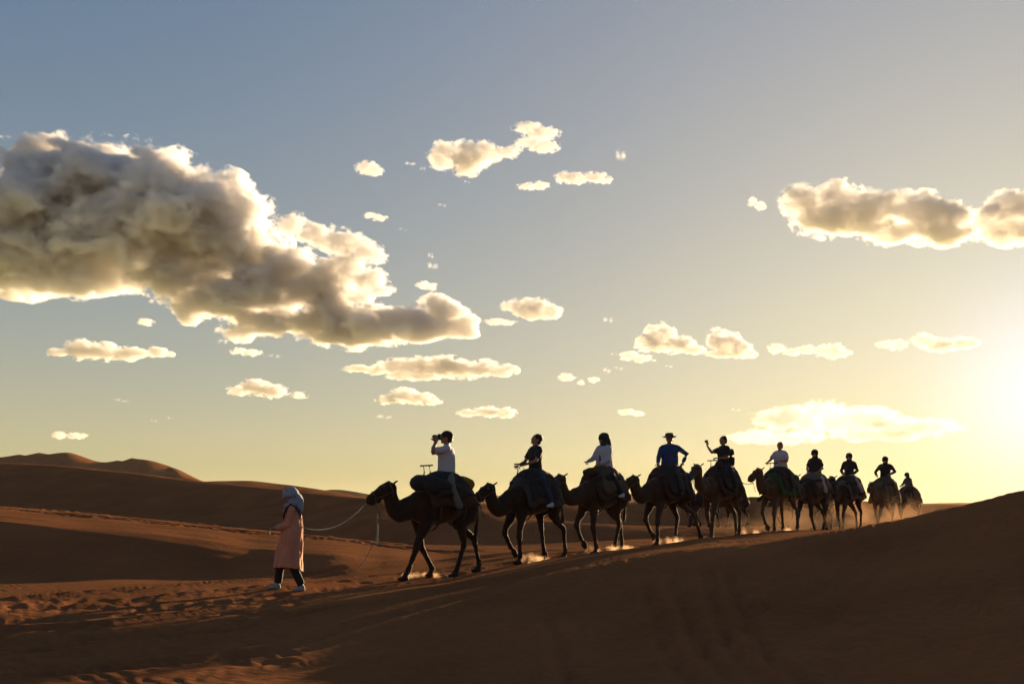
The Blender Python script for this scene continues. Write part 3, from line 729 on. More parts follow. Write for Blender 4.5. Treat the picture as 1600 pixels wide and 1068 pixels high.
    bpy.context.view_layer.update()
    M = Matrix.LocRotScale(root.location, root.rotation_euler, root.scale)
    return dict(root=root, M=M, mouth=M @ Vector(hp(.46, -.07)), chin=M @ Vector(hp(.30, -.18)), rump=M @ Vector((-.55, 0, 1.86)), H=hp)

def saddle(c, label, kind, seed=0, bar=True, drape=.0, extra=None, cols=None, ring=False):
    """blankets and pads strapped round the hump, seat at about 2.1 m"""
    R = random.Random(seed)
    r = empty('saddle', c['root'].location.copy(), c['root'].rotation_euler.z); r.scale = c['root'].scale
    tag(r, label, 'saddle', 'saddles on the camels')
    b1, b2, b3 = cols
    def drapes(name, x0, x1, z0, z1, w0, off, m, sag=.04, nx=16, na=22, bot=1.25):
        """cloth over the back: a saddle-shaped sheet with thickness"""
        V, Fc = [], []
        for lay in (0, 1):
            for i in range(nx + 1):
                f = i / nx; x = x0 + (x1 - x0) * f
                top = z0 + (z1 - z0) * (1 - (2 * f - 1) ** 2) ** .7
                for j in range(na + 1):
                    g = j / na * 2 - 1
                    wv = .018 * math.sin(9 * f + 5 * abs(g) * 3 + seed) * abs(g) + .012 * math.sin(23 * f + seed * 2)
                    a = abs(g)
                    if a < .5: t = a / .5; y = w0 * .75 * math.sin(t * math.pi / 2); z = top - (1 - math.cos(t * math.pi / 2)) * .22
                    else: t = (a - .5) / .5; y = w0 * (.75 + .25 * math.sin(t * math.pi * .5)); z = top - .22 - t * (top - .22 - bot) + sag * math.sin(f * math.pi * 3 + seed) * t
                    y += wv + off - lay * .022; z += off * .5 - lay * .022 * (1 - a)
                    V.append((x + .015 * math.sin(7 * g + seed), math.copysign(y, g) if g else 0, z))
        n1 = na + 1; L = (nx + 1) * n1
        for i in range(nx):
            for j in range(na):
                a = i * n1 + j
                Fc.append((a, a + 1, a + n1 + 1, a + n1)); Fc.append((L + a, L + a + n1, L + a + n1 + 1, L + a + 1))
        for i in range(nx):
            for j in (0, na): a = i * n1 + j; Fc.append((a, a + n1, L + a + n1, L + a) if j == 0 else (a, L + a, L + a + n1, a + n1))
        for j in range(na):
            for i in (0, nx): a = i * n1 + j; Fc.append((a, L + a, L + a + 1, a + 1) if i == 0 else (a, a + 1, L + a + 1, L + a))
        return part(name, V, Fc, m, r)
    drapes('blanket', -.64, .52, 1.78, 2.12, .44, .0, b1, bot=1.42 - drape)
    drapes('blanket', -.48, .40, 1.93, 2.17, .45, .02, b2, bot=1.62 - drape * 1.3)
    # stuffed ring round the hump
    V, Fc = [], []
    if ring: loft(V, Fc, spline([(-.40, .30, 1.80, .07), (-.1, .37, 1.82, .08), (.2, .37, 1.86, .11), (.42, .26, 1.90, .15), (.52, 0, 1.92, .16), (.42, -.26, 1.90, .15), (.2, -.37, 1.86, .11), (-.1, -.37, 1.82, .08), (-.40, -.30, 1.80, .07)], 4), 10)
    else:
        for q in (1, -1): loft(V, Fc, spline([(-.52, q * .16, 1.84, .07), (-.2, q * .33, 1.84, .09), (.15, q * .34, 1.85, .10), (.46, q * .17, 1.80, .09)], 4), 10)
    weld = skin('saddle_pad', V, Fc, .03, 2); weld_fur(weld, .012, 7, seed)
    link('saddle_pad', weld, b3, r)
    V, Fc = [], []     # girth straps
    for x in (.30, -.35):
        rr = .40 if x > 0 else .34
        loft(V, Fc, [(x, math.sin(q) * rr * .98, 1.40 + math.cos(q) * (.44 if x > 0 else .36), .012, .03) for q in np.linspace(.9, 2 * math.pi - .9, 19)], 6, up=(1, 0, 0))
    part('girth', V, Fc, LEATHER, r)
    if bar:
        V, Fc = [], []
        for s in (1, -1): loft(V, Fc, [(.40, s * .12, 1.94, .013), (.36, s * .10, 2.12, .013), (.38, s * .09, 2.25, .013)], 7)
        loft(V, Fc, [(.38, -.20, 2.26, .016), (.38, .20, 2.26, .016)], 7)
        part('handle', V, Fc, METAL, r)
    if extra:
        for nm, mt, cen, rad in extra:
            V, Fc = [], []
            ell(V, Fc, cen, rad, 16, 12); me = mesh(nm, V, Fc); weld_fur(me, .03, 5, seed + 3); link(nm, me, mt, r)
    return r

# ------------------------------------------------------------------ people
def ik(a, b, l1, l2, pole):
    a, b, pole = Vector(a), Vector(b), Vector(pole)
    d = b - a; L = min(d.length, (l1 + l2) * .995)
    dn = d.normalized(); x = (L * L + l1 * l1 - l2 * l2) / (2 * L)
    hgt = math.sqrt(max(0, l1 * l1 - x * x))
    p = pole - dn * pole.dot(dn); p.normalize()
    return a + dn * x + p * hgt, a + dn * L

def hand(V, Fc, wrist, direction, up, side=1, curl=.9, s=1.0):
    """palm, four unequal bent fingers and a thumb"""
    d = Vector(direction).normalized(); u = Vector(up) - d * Vector(up).dot(d)
    if u.length < .1: u = Vector((0, 1, 0)) - d * d.y
    u.normalize(); w = d.cross(u)
    W = Vector(wrist)
    M = Matrix((d, w, u)).transposed()
    ell(V, Fc, W + d * .045 * s, (.055 * s, .042 * s, .018 * s), 10, 8, M)
    for i, (o, L) in enumerate(((-.030, .070), (-.010, .080), (.010, .076), (.030, .060))):
        p = W + d * .085 * s + w * o * s; pts = [(*p, .0095 * s)]; a = 0
        for k, f in enumerate((.45, .32, .23)):
            a += curl * (.5 if k == 0 else .9)
            p = p + (d * math.cos(a) - u * math.sin(a)) * L * f * s
            pts.append((*p, (.0088 - k * .0008) * s))
        loft(V, Fc, pts, 6)
    p = W + d * .03 * s - w * .036 * s * side; q = p + (d * .6 - w * .8 * side) * .035 * s; t = q + (d * .9 - w * .1 * side - u * .3) * .032 * s
    loft(V, Fc, [(*p, .012 * s), (*q, .011 * s), (*t, .008 * s)], 6)

def person(label, M, P, group=None):
    """M: frame standing at the hips' support; P: pose and dress. x forward, y left, z up, origin at the pelvis."""
    loc, rot, sc = M.decompose()
    root = bpy.data.objects.new('person', None); COL.objects.link(root); root.matrix_world = M
    root.matrix_basis = M
    tag(root, label, 'person', group)
    lean = P.get('lean', 0.0); yaw = math.radians(P.get('yaw', 0)); hyaw = math.radians(P.get('head_yaw', 0)); hp_ = P.get('head_pitch', 0.0); roll = P.get('roll', 0.0)
    T = Matrix.Rotation(yaw, 4, 'Z') @ Matrix.Rotation(lean, 4, 'Y') @ Matrix.Rotation(roll, 4, 'X')
    def t(x, y, z): return T @ Vector((x, y, z))
    Sx = P.get('build', 1.0)
    sh = [t(0.0, .165 * Sx, .435), t(0.0, -.165 * Sx, .435)]
    neck = t(.005, 0, .53)
    HR = T @ Matrix.Translation((.02, 0, .535)) @ Matrix.Rotation(hyaw, 4, 'Z') @ Matrix.Rotation(hp_, 4, 'Y')
    def hd(x, y, z): return HR @ Vector((x, y, z))
    V, Fc = [], []
    torso = [(t(0, 0, -.03), .155, .12), (t(0, 0, .08), .15, .11), (t(.01, 0, .2), .14, .105), (t(.01, 0, .34), .165, .118), (t(0, 0, .42), .155, .105), (t(0, 0, .48), .10, .08)]
    def torso_loft(V, Fc, e=0.0, a=0, b=6, k=1.0):
        loft(V, Fc, [(*p, ra * Sx + e, rb * k + e) for p, ra, rb in torso[a:b]], 16, up=T.to_3x3() @ Vector((1, 0, 0)), cap=.25)
    torso_loft(V, Fc)
    for q in sh: loft(V, Fc, [(*t(0, 0, .515), .045), (*t(0, 0, .505).lerp(q, .5), .055), (*q, .056)], 10)
    loft(V, Fc, [(*t(0, 0, .46), .062), (*neck, .055), (*hd(0, 0, .04), .054)], 12, up=(1, 0, 0))
    R3 = HR.to_3x3()
    ell(V, Fc, hd(.005, 0, .135), (.098, .077, .112), 16, 12, R3)
    ell(V, Fc, hd(.035, 0, .07), (.065, .055, .062), 12, 10, R3)
    ell(V, Fc, hd(.108, 0, .105), (.020, .014, .026), 8, 6, R3); ell(V, Fc, hd(.085, 0, .025), (.022, .024, .016), 8, 6, R3)
    ell(V, Fc, hd(.09, 0, .148), (.02, .055, .012), 8, 6, R3); ell(V, Fc, hd(.092, 0, .068), (.014, .026, .010), 8, 6, R3)
    for s in (1, -1): ell(V, Fc, hd(-.005, s * .08, .115), (.018, .010, .032), 8, 6, R3)
    arms, hands = [], []
    for i, s in ((0, 1), (1, -1)):
        tgt = P['hands'][i]; wr = t(*tgt) if not P.get('world_hands') else Vector(tgt)
        pole = T.to_3x3() @ Vector(P.get('poles', ((-.2, .6, -1), (-.2, -.6, -1)))[i])
        el, wr = ik(sh[i], wr, .285, .255, pole); arms.append((sh[i], el, wr))
        loft(V, Fc, [(*sh[i], .056), (*(sh[i].lerp(el, .4)), .048), (*el, .039), (*(el.lerp(wr, .3)), .038), (*wr, .026)], 10)
    legs = P['legs']; LG = []
    for i, s in ((0, 1), (1, -1)):
        hipj = Vector((0, s * .09, -.03)); kn, an, toe = (Vector(q) for q in legs[i])
        LG.append((hipj, kn, an, toe))
        loft(V, Fc, [(*hipj, .085), (*(hipj.lerp(kn, .5)), .075), (*kn, .054), (*(kn.lerp(an, .35)), .052), (*an, .034), (*(an.lerp(toe, .5) - Vector((0, 0, .01))), .035)], 12)
    me = skin('body', V, Fc, .016, 2)
    V, Fc = [], []
    for i, s in ((0, 1), (1, -1)):
        sh_, el, wr = arms[i]; d = (P.get('hand_dir') or (None, None))[i]
        d = T.to_3x3() @ Vector(d) if d else (wr - el).normalized() * .7 + T.to_3x3() @ Vector((.3, -s * .2, -.1))
        hand(V, Fc, wr, d, (0, 0, 1), s, P.get('curl', 1.0))
    hm = mesh('hands', V, Fc)
    bm = bmesh.new(); bm.from_mesh(me); bm.from_mesh(hm); bm.to_mesh(me); bm.free(); bpy.data.meshes.remove(hm)
    me.polygons.foreach_set('use_smooth', [True] * len(me.polygons))
    link('body', me, SKIN_M, root)
    # top
    def wrinkle(me, a=.007, s=11):
        return rough(me, lambda q: mnoise.noise(q) * a + abs(mnoise.noise(q * 2.3)) * a, (s, s, s * .6))
    top, sl = P['top']
    V, Fc = [], []
    torso_loft(V, Fc, .018, 0, 6, 1.0 + P.get('loose', 0))
    if P.get('loose'): loft(V, Fc, [(*t(0, 0, .32), .19, .15), (*t(-.01, 0, .1), .20, .16), (*t(-.01, 0, -.06), .215, .175)], 16, up=T.to_3x3() @ Vector((1, 0, 0)), cap=.1)
    for q in sh: loft(V, Fc, [(*t(0, 0, .495), .06), (*t(0, 0, .495).lerp(q, .5), .068), (*q, .066)], 10)
    for a, el, wr in arms:
        if sl == 'short': q = a.lerp(el, .72); loft(V, Fc, [(*a, .068), (*a.lerp(el, .4), .066), (*q, .068)], 12, cap=.15)
        else: loft(V, Fc, [(*a, .066), (*a.lerp(el, .5), .062), (*el, .057), (*el.lerp(wr, .5), .05), (*el.lerp(wr, .9), .042)], 12, cap=.15)
    link('shirt', wrinkle(skin('shirt', V, Fc, .018, 2)), top, root)
    if P.get('inner'):
        V, Fc = [], []; loft(V, Fc, [(*t(.085, 0, .03), .045, .07), (*t(.095, 0, .25), .04, .062), (*t(.07, 0, .45), .035, .05)], 12, up=T.to_3x3() @ Vector((1, 0, 0)))
        part('inner_shirt', V, Fc, P['inner'], root)
    # trousers
    V, Fc = [], []
    loft(V, Fc, [(*t(0, 0, .06), .158 * Sx, .12), (0, 0, -.06, .165, .13)], 14, up=(1, 0, 0), cap=.3)
    e = .018 + P.get('baggy', 0)
    for hipj, kn, an, toe in LG:
        loft(V, Fc, [(*hipj, .10), (*(hipj.lerp(kn, .5)), .08 + e), (*kn, .058 + e), (*(kn.lerp(an, .5)), .05 + e), (*(kn.lerp(an, .93)), .044 + e)], 12, cap=.15)
    link('trousers', wrinkle(skin('trousers', V, Fc, .02, 2), .008, 8), P['trousers'], root)
    for hipj, kn, an, toe in LG:
        V, Fc = [], []
        f = (toe - an); f.z = 0; f = f.normalized() if f.length > .01 else Vector((1, 0, 0))
        hl = an - f * .035 + Vector((0, 0, -.045)); tp = toe
        loft(V, Fc, [(*(an + Vector((0, 0, .01))), .046), (*(an + Vector((0, 0, -.03))), .05)], 10, up=(1, 0, 0))
        loft(V, Fc, [(*hl, .042, .038), (*(hl.lerp(tp, .5) + Vector((0, 0, .012))), .045, .042), (*(hl.lerp(tp, .85)), .046, .030), (*tp, .034, .020)], 12)
        link('shoe', skin('shoe', V, Fc, .014, 1), P.get('shoe', BLACKC), root)
    # head wear and hair
    hw = P.get('head', 'hair'); hm_ = P.get('head_mat', HAIR)
    V, Fc = [], []
    if hw in ('hair', 'cap', 'hat', 'beanie', 'curls', 'hairlong'):
        ell(V, Fc, hd(-.016, 0, .155), (.100, .086, .098), 16, 12, R3); ell(V, Fc, hd(-.05, 0, .10), (.062, .074, .075), 14, 10, R3)
        if hw == 'curls':
            for k in range(26):
                a = k * 2.4; z = k / 26; ell(V, Fc, hd(-.02 + .098 * math.cos(a) * math.sqrt(1 - z * z), .085 * math.sin(a) * math.sqrt(1 - z * z), .15 + .095 * z), (.024, .024, .022), 8, 6)
        if hw == 'hairlong':
            loft(V, Fc, [(*hd(-.07, 0, .12), .07, .05), (*hd(-.10, 0, .0), .07, .04), (*hd(-.12, 0, -.14), .06, .035), (*hd(-.13, 0, -.26), .03, .02)], 10, up=R3 @ Vector((1, 0, 0)))
        me = skin('hair', V, Fc, .012, 1); 
        link('hair', wrinkle(me, .005, 40), HAIR, root)
        V, Fc = [], []
        if hw == 'cap':
            ell(V, Fc, hd(-.005, 0, .168), (.112, .094, .094), 18, 12, R3); ell(V, Fc, hd(.11, 0, .172), (.075, .066, .010), 16, 6, R3)
            link('cap', skin('cap', V, Fc, .011, 1), hm_, root)
        if hw == 'beanie':
            ell(V, Fc, hd(-.01, 0, .175), (.112, .096, .10), 16, 12, R3)
            link('cap', wrinkle(skin('cap', V, Fc, .013, 1), .005, 30), hm_, root)
        if hw == 'hat':
            loft(V, Fc, [(*hd(0, 0, .17), .112, .10), (*hd(0, 0, .21), .105, .092), (*hd(0, 0, .262), .088, .078)], 18, up=R3 @ Vector((1, 0, 0)), cap=.15)
            n = 24; k0 = len(V)
            for r_, z in ((.09, .178), (.185, .160), (.19, .165), (.09, .19)):
                for j in range(n):
                    a = 2 * math.pi * j / n; V.append(tuple(hd(r_ * math.cos(a), r_ * math.sin(a) * .92, z - (.025 * math.cos(2 * a) if r_ > .15 else 0))))
            for i in range(4):
                for j in range(n): Fc.append((k0 + i * n + j, k0 + ((i + 1) % 4) * n + j, k0 + ((i + 1) % 4) * n + (j + 1) % n, k0 + i * n + (j + 1) % n))
            part('hat', V, Fc, hm_, root)
    else:   # wound headscarf
        loft(V, Fc, spline([(*hd(-.01, 0, .235), .045, .05), (*hd(-.01, 0, .19), .10, .115), (*hd(-.015, 0, .14), .10, .118), (*hd(-.03, 0, .08), .088, .098), (*hd(-.035, 0, .03), .082, .09), (*hd(-.02, 0, -.03), .10, .10)], 3), 18, up=R3 @ Vector((1, 0, 0)))
        B = P.get('wrap', 1.0)
        ell(V, Fc, hd(-.012, 0, .165), (.118 * (.6 + .4 * B), .104 * (.6 + .4 * B), .108), 18, 12, R3)
        for k in range(5):
            a = .5 * k; zz = .12 + .027 * k; rr = .108 * math.sqrt(max(.05, 1 - ((zz - .12) / .135) ** 2)) * (1 + .12 * (B - 1) * 3)
            loft(V, Fc, [(*hd(-.005 + rr * math.cos(q), rr * .86 * math.sin(q), zz + .018 * math.sin(q + a * 2)), .021 * B) for q in np.linspace(0, 2 * math.pi, 19)], 8)
        if hw == 'scarftail':
            loft(V, Fc, spline([(*hd(-.09, .02, .12), .05, .035), (*hd(-.13, .03, 0), .055, .03), (*t(-.15, .05, .38), .055, .028), (*t(-.17, .06, .2), .05, .024), (*t(-.17, .06, .05), .035, .015)], 3), 10, up=T.to_3x3() @ Vector((1, 0, 0)))
        if hw == 'turban':
            loft(V, Fc, spline([(*hd(-.08, .0, .14), .09, .07), (*hd(-.13, .0, .04), .11, .08), (*t(-.12, .0, .47), .13, .07), (*t(-.14, 0, .40), .11, .04)], 3), 12, up=T.to_3x3() @ Vector((1, 0, 0)))
            loft(V, Fc, [(*t(.0 + .115 * math.cos(q), .13 * math.sin(q), .515 - .03 * math.cos(q)), .04) for q in np.linspace(0, 2 * math.pi, 19)], 9)
            loft(V, Fc, [(*t(.10, 0, .50), .07, .03), (*t(.125, 0, .40), .06, .03), (*t(.13, .02, .30), .03, .02)], 10)
        link('headscarf', wrinkle(skin('headscarf', V, Fc, .013, 1), .007, 24), hm_, root)
    return dict(root=root, t=t, hd=hd, arms=arms, T=T, R3=R3)

def rope(name, label, pts, r, m, cat='rope', group=None, n=6):
    V, Fc = [], []; P_ = spline([tuple(p) for p in pts], 8)
    loft(V, Fc, [(*p, r) for p in P_], n)
    o = part(name, V, Fc, m, None); tag(o, label, cat, group); return o

# ------------------------------------------------------------------ the caravan
BR = cloth('brown_wool', (.035, .02, .012), va=.4); DKB = cloth('dark_wool', (.02, .017, .015)); RED = cloth('dark_red_wool', (.035, .012, .009), va=.4)
YEL = cloth('yellow_orange_cloth', (.22, .10, .012)); GRN = cloth('green_cloth', (.016, .055, .014)); KHK = cloth('khaki_cloth', (.06, .045, .028), va=.3)
STR = cloth('grey_patterned_wool', (.035, .033, .033), vs=22, va=.8); NAVY = cloth('navy_cloth', (.02, .03, .06)); PALE = cloth('pale_wool', (.075, .062, .05))
HD = 223
def seatframe(c, dz=0.0, x=-.10):
    return c['M'] @ Matrix.Translation((x, 0, 2.13 + dz)) @ Matrix.Diagonal((1.12, 1.12, 1.07, 1))
def sit(spread=.36, knee=(.16, -.22), foot=(.06, -.66), dy=.44):
    return (((knee[0], spread, knee[1]), (foot[0], dy, foot[1]), (foot[0] + .15, dy + .03, foot[1] - .06)),
            ((knee[0], -spread, knee[1]), (foot[0], -dy, foot[1]), (foot[0] + .15, -dy - .03, foot[1] - .06)))
HOLD = ((.35, .12, .10), (.35, -.10, .10))
W1 = ((.5, 0), (-.38, 0), (.36, 0), (-.5, 0))
W2 = ((.08, 0), (.05, 1), (-.30, 0), (.22, .5))
W3 = ((.22, 0), (-.25, 0), (-.05, 0), (-.38, 0))
W4 = ((-.3, 0), (.3, 0), (.25, 0), (-.35, .6))
G = 'riders on the camels'
C = []
SPEC = [
 # px, Y, head_z, neck_yaw, legs, fur, low, reach, label
 (690, 20.1, 1.92, 0, W1, 2, .03, -.12, 'dark brown lead camel stretching its neck low behind the guide'),
 (832, 22.9, 1.80, 4, W2, 2, .10, -.02, 'second camel with a dangling tether and one forefoot lifted, low head'),
 (940, 24.6, 1.92, 0, ((-.08, 0), (.12, 1), (.32, 0), (-.38, 0)), 0, -.02, .10, 'third camel, under the rider in the white jacket, forefoot lifted'),
 (1043, 26.4, 1.84, -4, ((.14, 0), (-.02, 1), (-.42, .5), (.12, 0)), 0, .06, -.12, 'fourth camel, under the rider in the blue shirt, kicking up dust'),
 (1127, 28.9, 2.12, 12, W3, 1, -.14, -.02, 'reddish fifth camel holding its head against the rump of the fourth'),
 (1217, 32.4, 2.08, -6, W2, 1, -.08, -.28, 'sixth camel, high headed, carrying a green saddle cloth'),
 (1271, 35.2, 2.04, 8, W4, 2, -.04, -.12, 'seventh camel, darkest of the far group, rider in white trousers'),
 (1325, 37.6, 2.08, 4, W3, 2, -.06, -.16, 'eighth camel, under the rider with pale trouser legs, in drifting dust'),
 (1382, 40.6, 1.94, 6, W1, 1, .0, -.2, 'ninth camel with a dusty pale saddle cloth behind the dune crest'),
 (1419, 55.0, 2.0, 0, W3, 0, .0, -.1, 'last and smallest camel, far behind the others on the crest line'),
]
for i, (px, Y, hz, ny, lg, f, low, rc, lab) in enumerate(SPEC):
    C.append(camel(lab, px, Y, HD + (i % 3 - 1) * 1.5 if i != 9 else 205, hz, ny, lg, f, low=low, reach=rc, seed=i + 1, detail=i < 9))
SAD = [
 ('dark saddle with a fat front pad and an orange cloth behind the rider', (BR, DKB, BLACKC), 0.0, [('bag', YEL, (-.50, .05, 1.90), (.16, .34, .15)), ('bag', BLACKC, (.40, .30, 1.84), (.22, .15, .17))]),
 ('saddle with grey patterned blanket under the rider in the black shirt', (STR, DKB, BLACKC), .12, [('bag', STR, (-.46, .22, 1.78), (.18, .14, .16))]),
 ('saddle with a long brown blanket under the rider in the white jacket', (BR, KHK, DKB), .1, [('bag', BR, (.40, .0, 1.98), (.15, .24, .13))]),
 ('wide dark red blanketed saddle under the rider in the blue shirt', (RED, DKB, BLACKC), .2, [('bag', NAVY, (-.50, .1, 1.80), (.2, .3, .16))]),
 ('saddle with a small bag in front under the rider holding a phone', (BR, DKB, BLACKC), .16, [('bag', BLACKC, (.30, .12, 2.12), (.12, .12, .12))]),
 ('saddle with the green cloth hanging behind the rider', (GRN, DKB, BR), .2, [('bag', GRN, (-.48, .1, 1.80), (.18, .3, .15))]),
 ('dark saddle with a pale bundle across the lap of its rider', (DKB, PALE, BLACKC), .05, None),
 ('saddle with a pale cloth trailing down the flank of the eighth camel', (PALE, DKB, BLACKC), .2, None),
 ('saddle under a broad pale blanket on the ninth camel', (PALE, KHK, DKB), .3, None),
 ('plain dark saddle on the last and smallest camel', (KHK, BR, DKB), .2, None)]
for i, (c, (lab, cols, dr, ex)) in enumerate(zip(C, SAD)):
    saddle(c, lab, 0, i + 1, bar=i in (0, 1, 4, 5), drape=dr, extra=ex, cols=cols, ring=i == 0)

# riders
P0 = dict(lean=-.06, yaw=-38, head_yaw=-4, head_pitch=-.02, build=1.1, hands=((.19, .09, .585), (.22, -.09, .575)), poles=((.5, .5, -1), (.6, -.6, -1)), hand_dir=((.2, -.3, 1), (.2, .3, 1)), curl=.7,
          top=(WHITEC, 'short'), trousers=GREYT, legs=sit(foot=(.0, -.70)), shoe=BLACKC, head='cap', head_mat=BLACKC, loose=.12)
R1 = person('rider in a white T-shirt photographing with a camera on the lead camel', seatframe(C[0], .0), P0, G)
# the camera he holds
V, Fc = [], []
def held(r, name, label, cat, f, off):
    pos = r['t'](*off); M_ = Matrix.Translation(r['root'].matrix_basis @ pos) @ (r['root'].matrix_basis.to_3x3() @ r['T'].to_3x3()).normalized().to_4x4()
    e = bpy.data.objects.new(name, None); COL.objects.link(e); e.matrix_basis = M_; tag(e, label, cat); f(e); return e
def cam_parts(e):
    V, Fc = [], []; box(V, Fc, (0, 0, 0), (.032, .07, .045)); box(V, Fc, (0, 0, .055), (.025, .028, .018)); box(V, Fc, (.012, -.062, -.002), (.036, .016, .044))
    part('camera_body', V, Fc, BLACKC, e, False)
    V, Fc = [], []; loft(V, Fc, [(.03, 0, 0, .036), (.09, 0, 0, .036), (.10, 0, 0, .042), (.135, 0, 0, .042)], 16, up=(0, 0, 1), cap=.05); part('lens', V, Fc, METAL, e)
held(R1, 'photo_camera', 'black camera held to the eye by the rider in white', 'camera', cam_parts, (.155, .0, .655))
person('rider in a black T-shirt and beanie looking up, hands on the saddle bar', seatframe(C[1]), dict(lean=.0, yaw=-12, head_yaw=-10, head_pitch=-.32, hands=HOLD, top=(BLACKC, 'short'), trousers=NAVY, legs=sit(foot=(-.02, -.72)), shoe=WHITEC, head='curls'), G)
person('rider in an open white jacket with a long dark headscarf tail', seatframe(C[2]), dict(lean=.02, yaw=2, head_yaw=-30, head_pitch=-.08, hands=((.30, .10, .07), (.36, -.16, .14)), top=(WHITEC, 'long'), inner=BLACKC, trousers=BLACKC, legs=sit(foot=(-.10, -.62)), shoe=WHITEC, head='scarftail', head_mat=cloth('dark_scarf', (.03, .035, .03)), build=.9, loose=.1), G)
person('rider in a blue long sleeved shirt and brimmed hat, one elbow out', seatframe(C[3]), dict(lean=.03, yaw=40, head_yaw=-12, roll=.02, hands=((.02, .30, .05), (.34, -.28, .04)), poles=((-.5, 1, .1), (-.3, -.5, -1)), top=(BLUEC, 'long'), trousers=DARKC, legs=sit(), head='hat', head_mat=cloth('brown_felt', (.05, .035, .025)), build=1.14, loose=.25), G)
R5 = person('rider in a black T-shirt holding a phone out at arm length', seatframe(C[4], .02), dict(lean=-.03, yaw=-20, head_yaw=0, hands=((.26, .12, .16), (.44, -.10, .50)), poles=((-.2, .6, -1), (.3, -.1, -1)), hand_dir=((1, 0, 0), (.1, 0, 1)), top=(BLACKC, 'short'), trousers=BLACKC, legs=sit(), head='hair', build=1.08), G)
def phone_parts(e):
    V, Fc = [], []; box(V, Fc, (0, 0, 0), (.006, .078, .038)); part('phone_case', V, Fc, BLACKC, e, False)
    V, Fc = [], []; box(V, Fc, (-.0075, 0, 0), (.0015, .072, .034)); part('screen', V, Fc, EYE, e, False)
held(R5, 'phone', 'small black phone held up by the rider with outstretched arm', 'phone', phone_parts, (.47, -.10, .615))
V, Fc = [], []
for s in (1,): loft(V, Fc, spline([(*(R5['t'](-.16, .04, .40)), .07, .12), (*(R5['t'](-.20, .04, .2)), .09, .13), (*(R5['t'](-.22, .04, .0)), .08, .12), (*(R5['t'](-.27, .03, -.2)), .05, .10)], 3), 12)
bp_ = link('backpack', skin('backpack', V, Fc, .02, 2), BLACKC); bp_.matrix_basis = R5['root'].matrix_basis.copy(); tag(bp_, 'dark pack on the back of the rider holding the phone', 'backpack')
person('rider in a pale T-shirt on the camel with the green cloth', seatframe(C[5]), dict(lean=.02, yaw=5, head_yaw=0, hands=((.30, .12, .2), (.44, -.18, .16)), top=(WHITEC, 'short'), trousers=BLACKC, legs=sit(), head='hair', build=1.0, loose=.12), G)
person('rider in a loose black top and white trousers with covered hair', seatframe(C[6], -.02), dict(lean=.0, yaw=15, head_yaw=0, hands=((.22, .16, .05), (.26, -.14, .05)), top=(BLACKC, 'short'), trousers=CREAMC, legs=sit(), head='wrap', head_mat=BLACKC, build=.9, loose=.35), G)
person('rider in a dark turban and black top with pale trousers', seatframe(C[7]), dict(lean=.0, yaw=20, head_yaw=0, hands=((.22, .16, .05), (.26, -.16, .05)), top=(BLACKC, 'long'), trousers=CREAMC, legs=sit(foot=(-.1, -.6)), head='wrap', head_mat=BLACKC, build=1.0), G)
person('broad rider in black with a close headscarf above the pale blanket', seatframe(C[8], .02), dict(lean=.04, yaw=10, head_yaw=0, hands=((.25, .22, .12), (.28, -.24, .10)), poles=((-.3, 1, -.8), (-.3, -1, -.8)), top=(BLACKC, 'long'), trousers=KHK, legs=sit(), head='wrap', head_mat=BLACKC, build=1.15), G)
person('last and smallest rider, hunched in a cloak on the farthest camel', seatframe(C[9], -.08), dict(lean=.22, yaw=0, head_yaw=0, hands=((.42, .12, .2), (.42, -.1, .2)), top=(DARKC, 'long'), trousers=BLACKC, legs=sit(), head='wrap', head_mat=BLACKC, loose=.5), G)

# camels and a walker passing beyond, on the second crest
G2 = 'camels passing beyond the caravan'
for (px, Y, hd_, lg, lab) in ((1100, 57, 200, W1, 'distant unridden camel half hidden behind the fifth camel'), (1150, 58, 202, W3, 'distant camel showing its hind legs behind the fifth rider'),
                              (1226, 58, 202, W1, 'distant camel seen behind the sixth camel'), (1283, 58, 205, W3, 'distant camel seen through the legs of the seventh')):
    c = camel(lab, px, Y, hd_, 1.95, 0, lg, 2, seed=px, detail=False)
    c['root']['group'] = G2
    s = saddle(c, lab.replace('camel', 'loaded saddle, on the camel', 1) if 0 else 'dark load on the %s' % lab.replace(', ', ' '), 0, px, bar=False, drape=.1, cols=(DKB, BLACKC, DKB))
    s['group'] = 'loads on the distant camels'

# ------------------------------------------------------------------ the guide on foot
gp = at(457, 790, 17.3); g0 = gz(gp.x, gp.y)
GM = Matrix.Translation((gp.x, gp.y, g0 + .97)) @ Matrix.Rotation(math.radians(188), 4, 'Z')
fz = lambda wx, wy: 0
def gfoot(x, y):
    w = GM @ Vector((x, y, 0)); return gz(w.x, w.y) - g0 - .97
ORN = cloth('faded_orange_cloth', (.42, .19, .12), vs=5, va=.25); PAL = cloth('pale_blue_grey_cloth', (.20, .22, .28), vs=26, va=.75); SNK = cloth('light_sneaker', (.2, .24, .26))
f1 = gfoot(.27, -.09) + .075; f2 = gfoot(-.20, .09) + .08
GP = dict(lean=.0, yaw=0, head_yaw=8, head_pitch=.12, hands=((.30, .10, .10), (.30, -.06, .12)), poles=((-1, .3, -.6), (-1, -.3, -.6)), hand_dir=((1, -.2, -.5), (1, .2, -.4)),
          top=(ORN, 'long'), trousers=BLACKC, baggy=.006, shoe=SNK, head='turban', head_mat=PAL, wrap=1.35, build=1.0,
          legs=(((.03, .09, -.46), (-.17, .09, f2), (-.02, .09, f2 - .06)), ((.20, -.09, -.45), (.26, -.09, f1), (.42, -.09, f1 - .055))))
RG = person('guide on foot in a faded orange robe and pale blue turban', GM, GP)
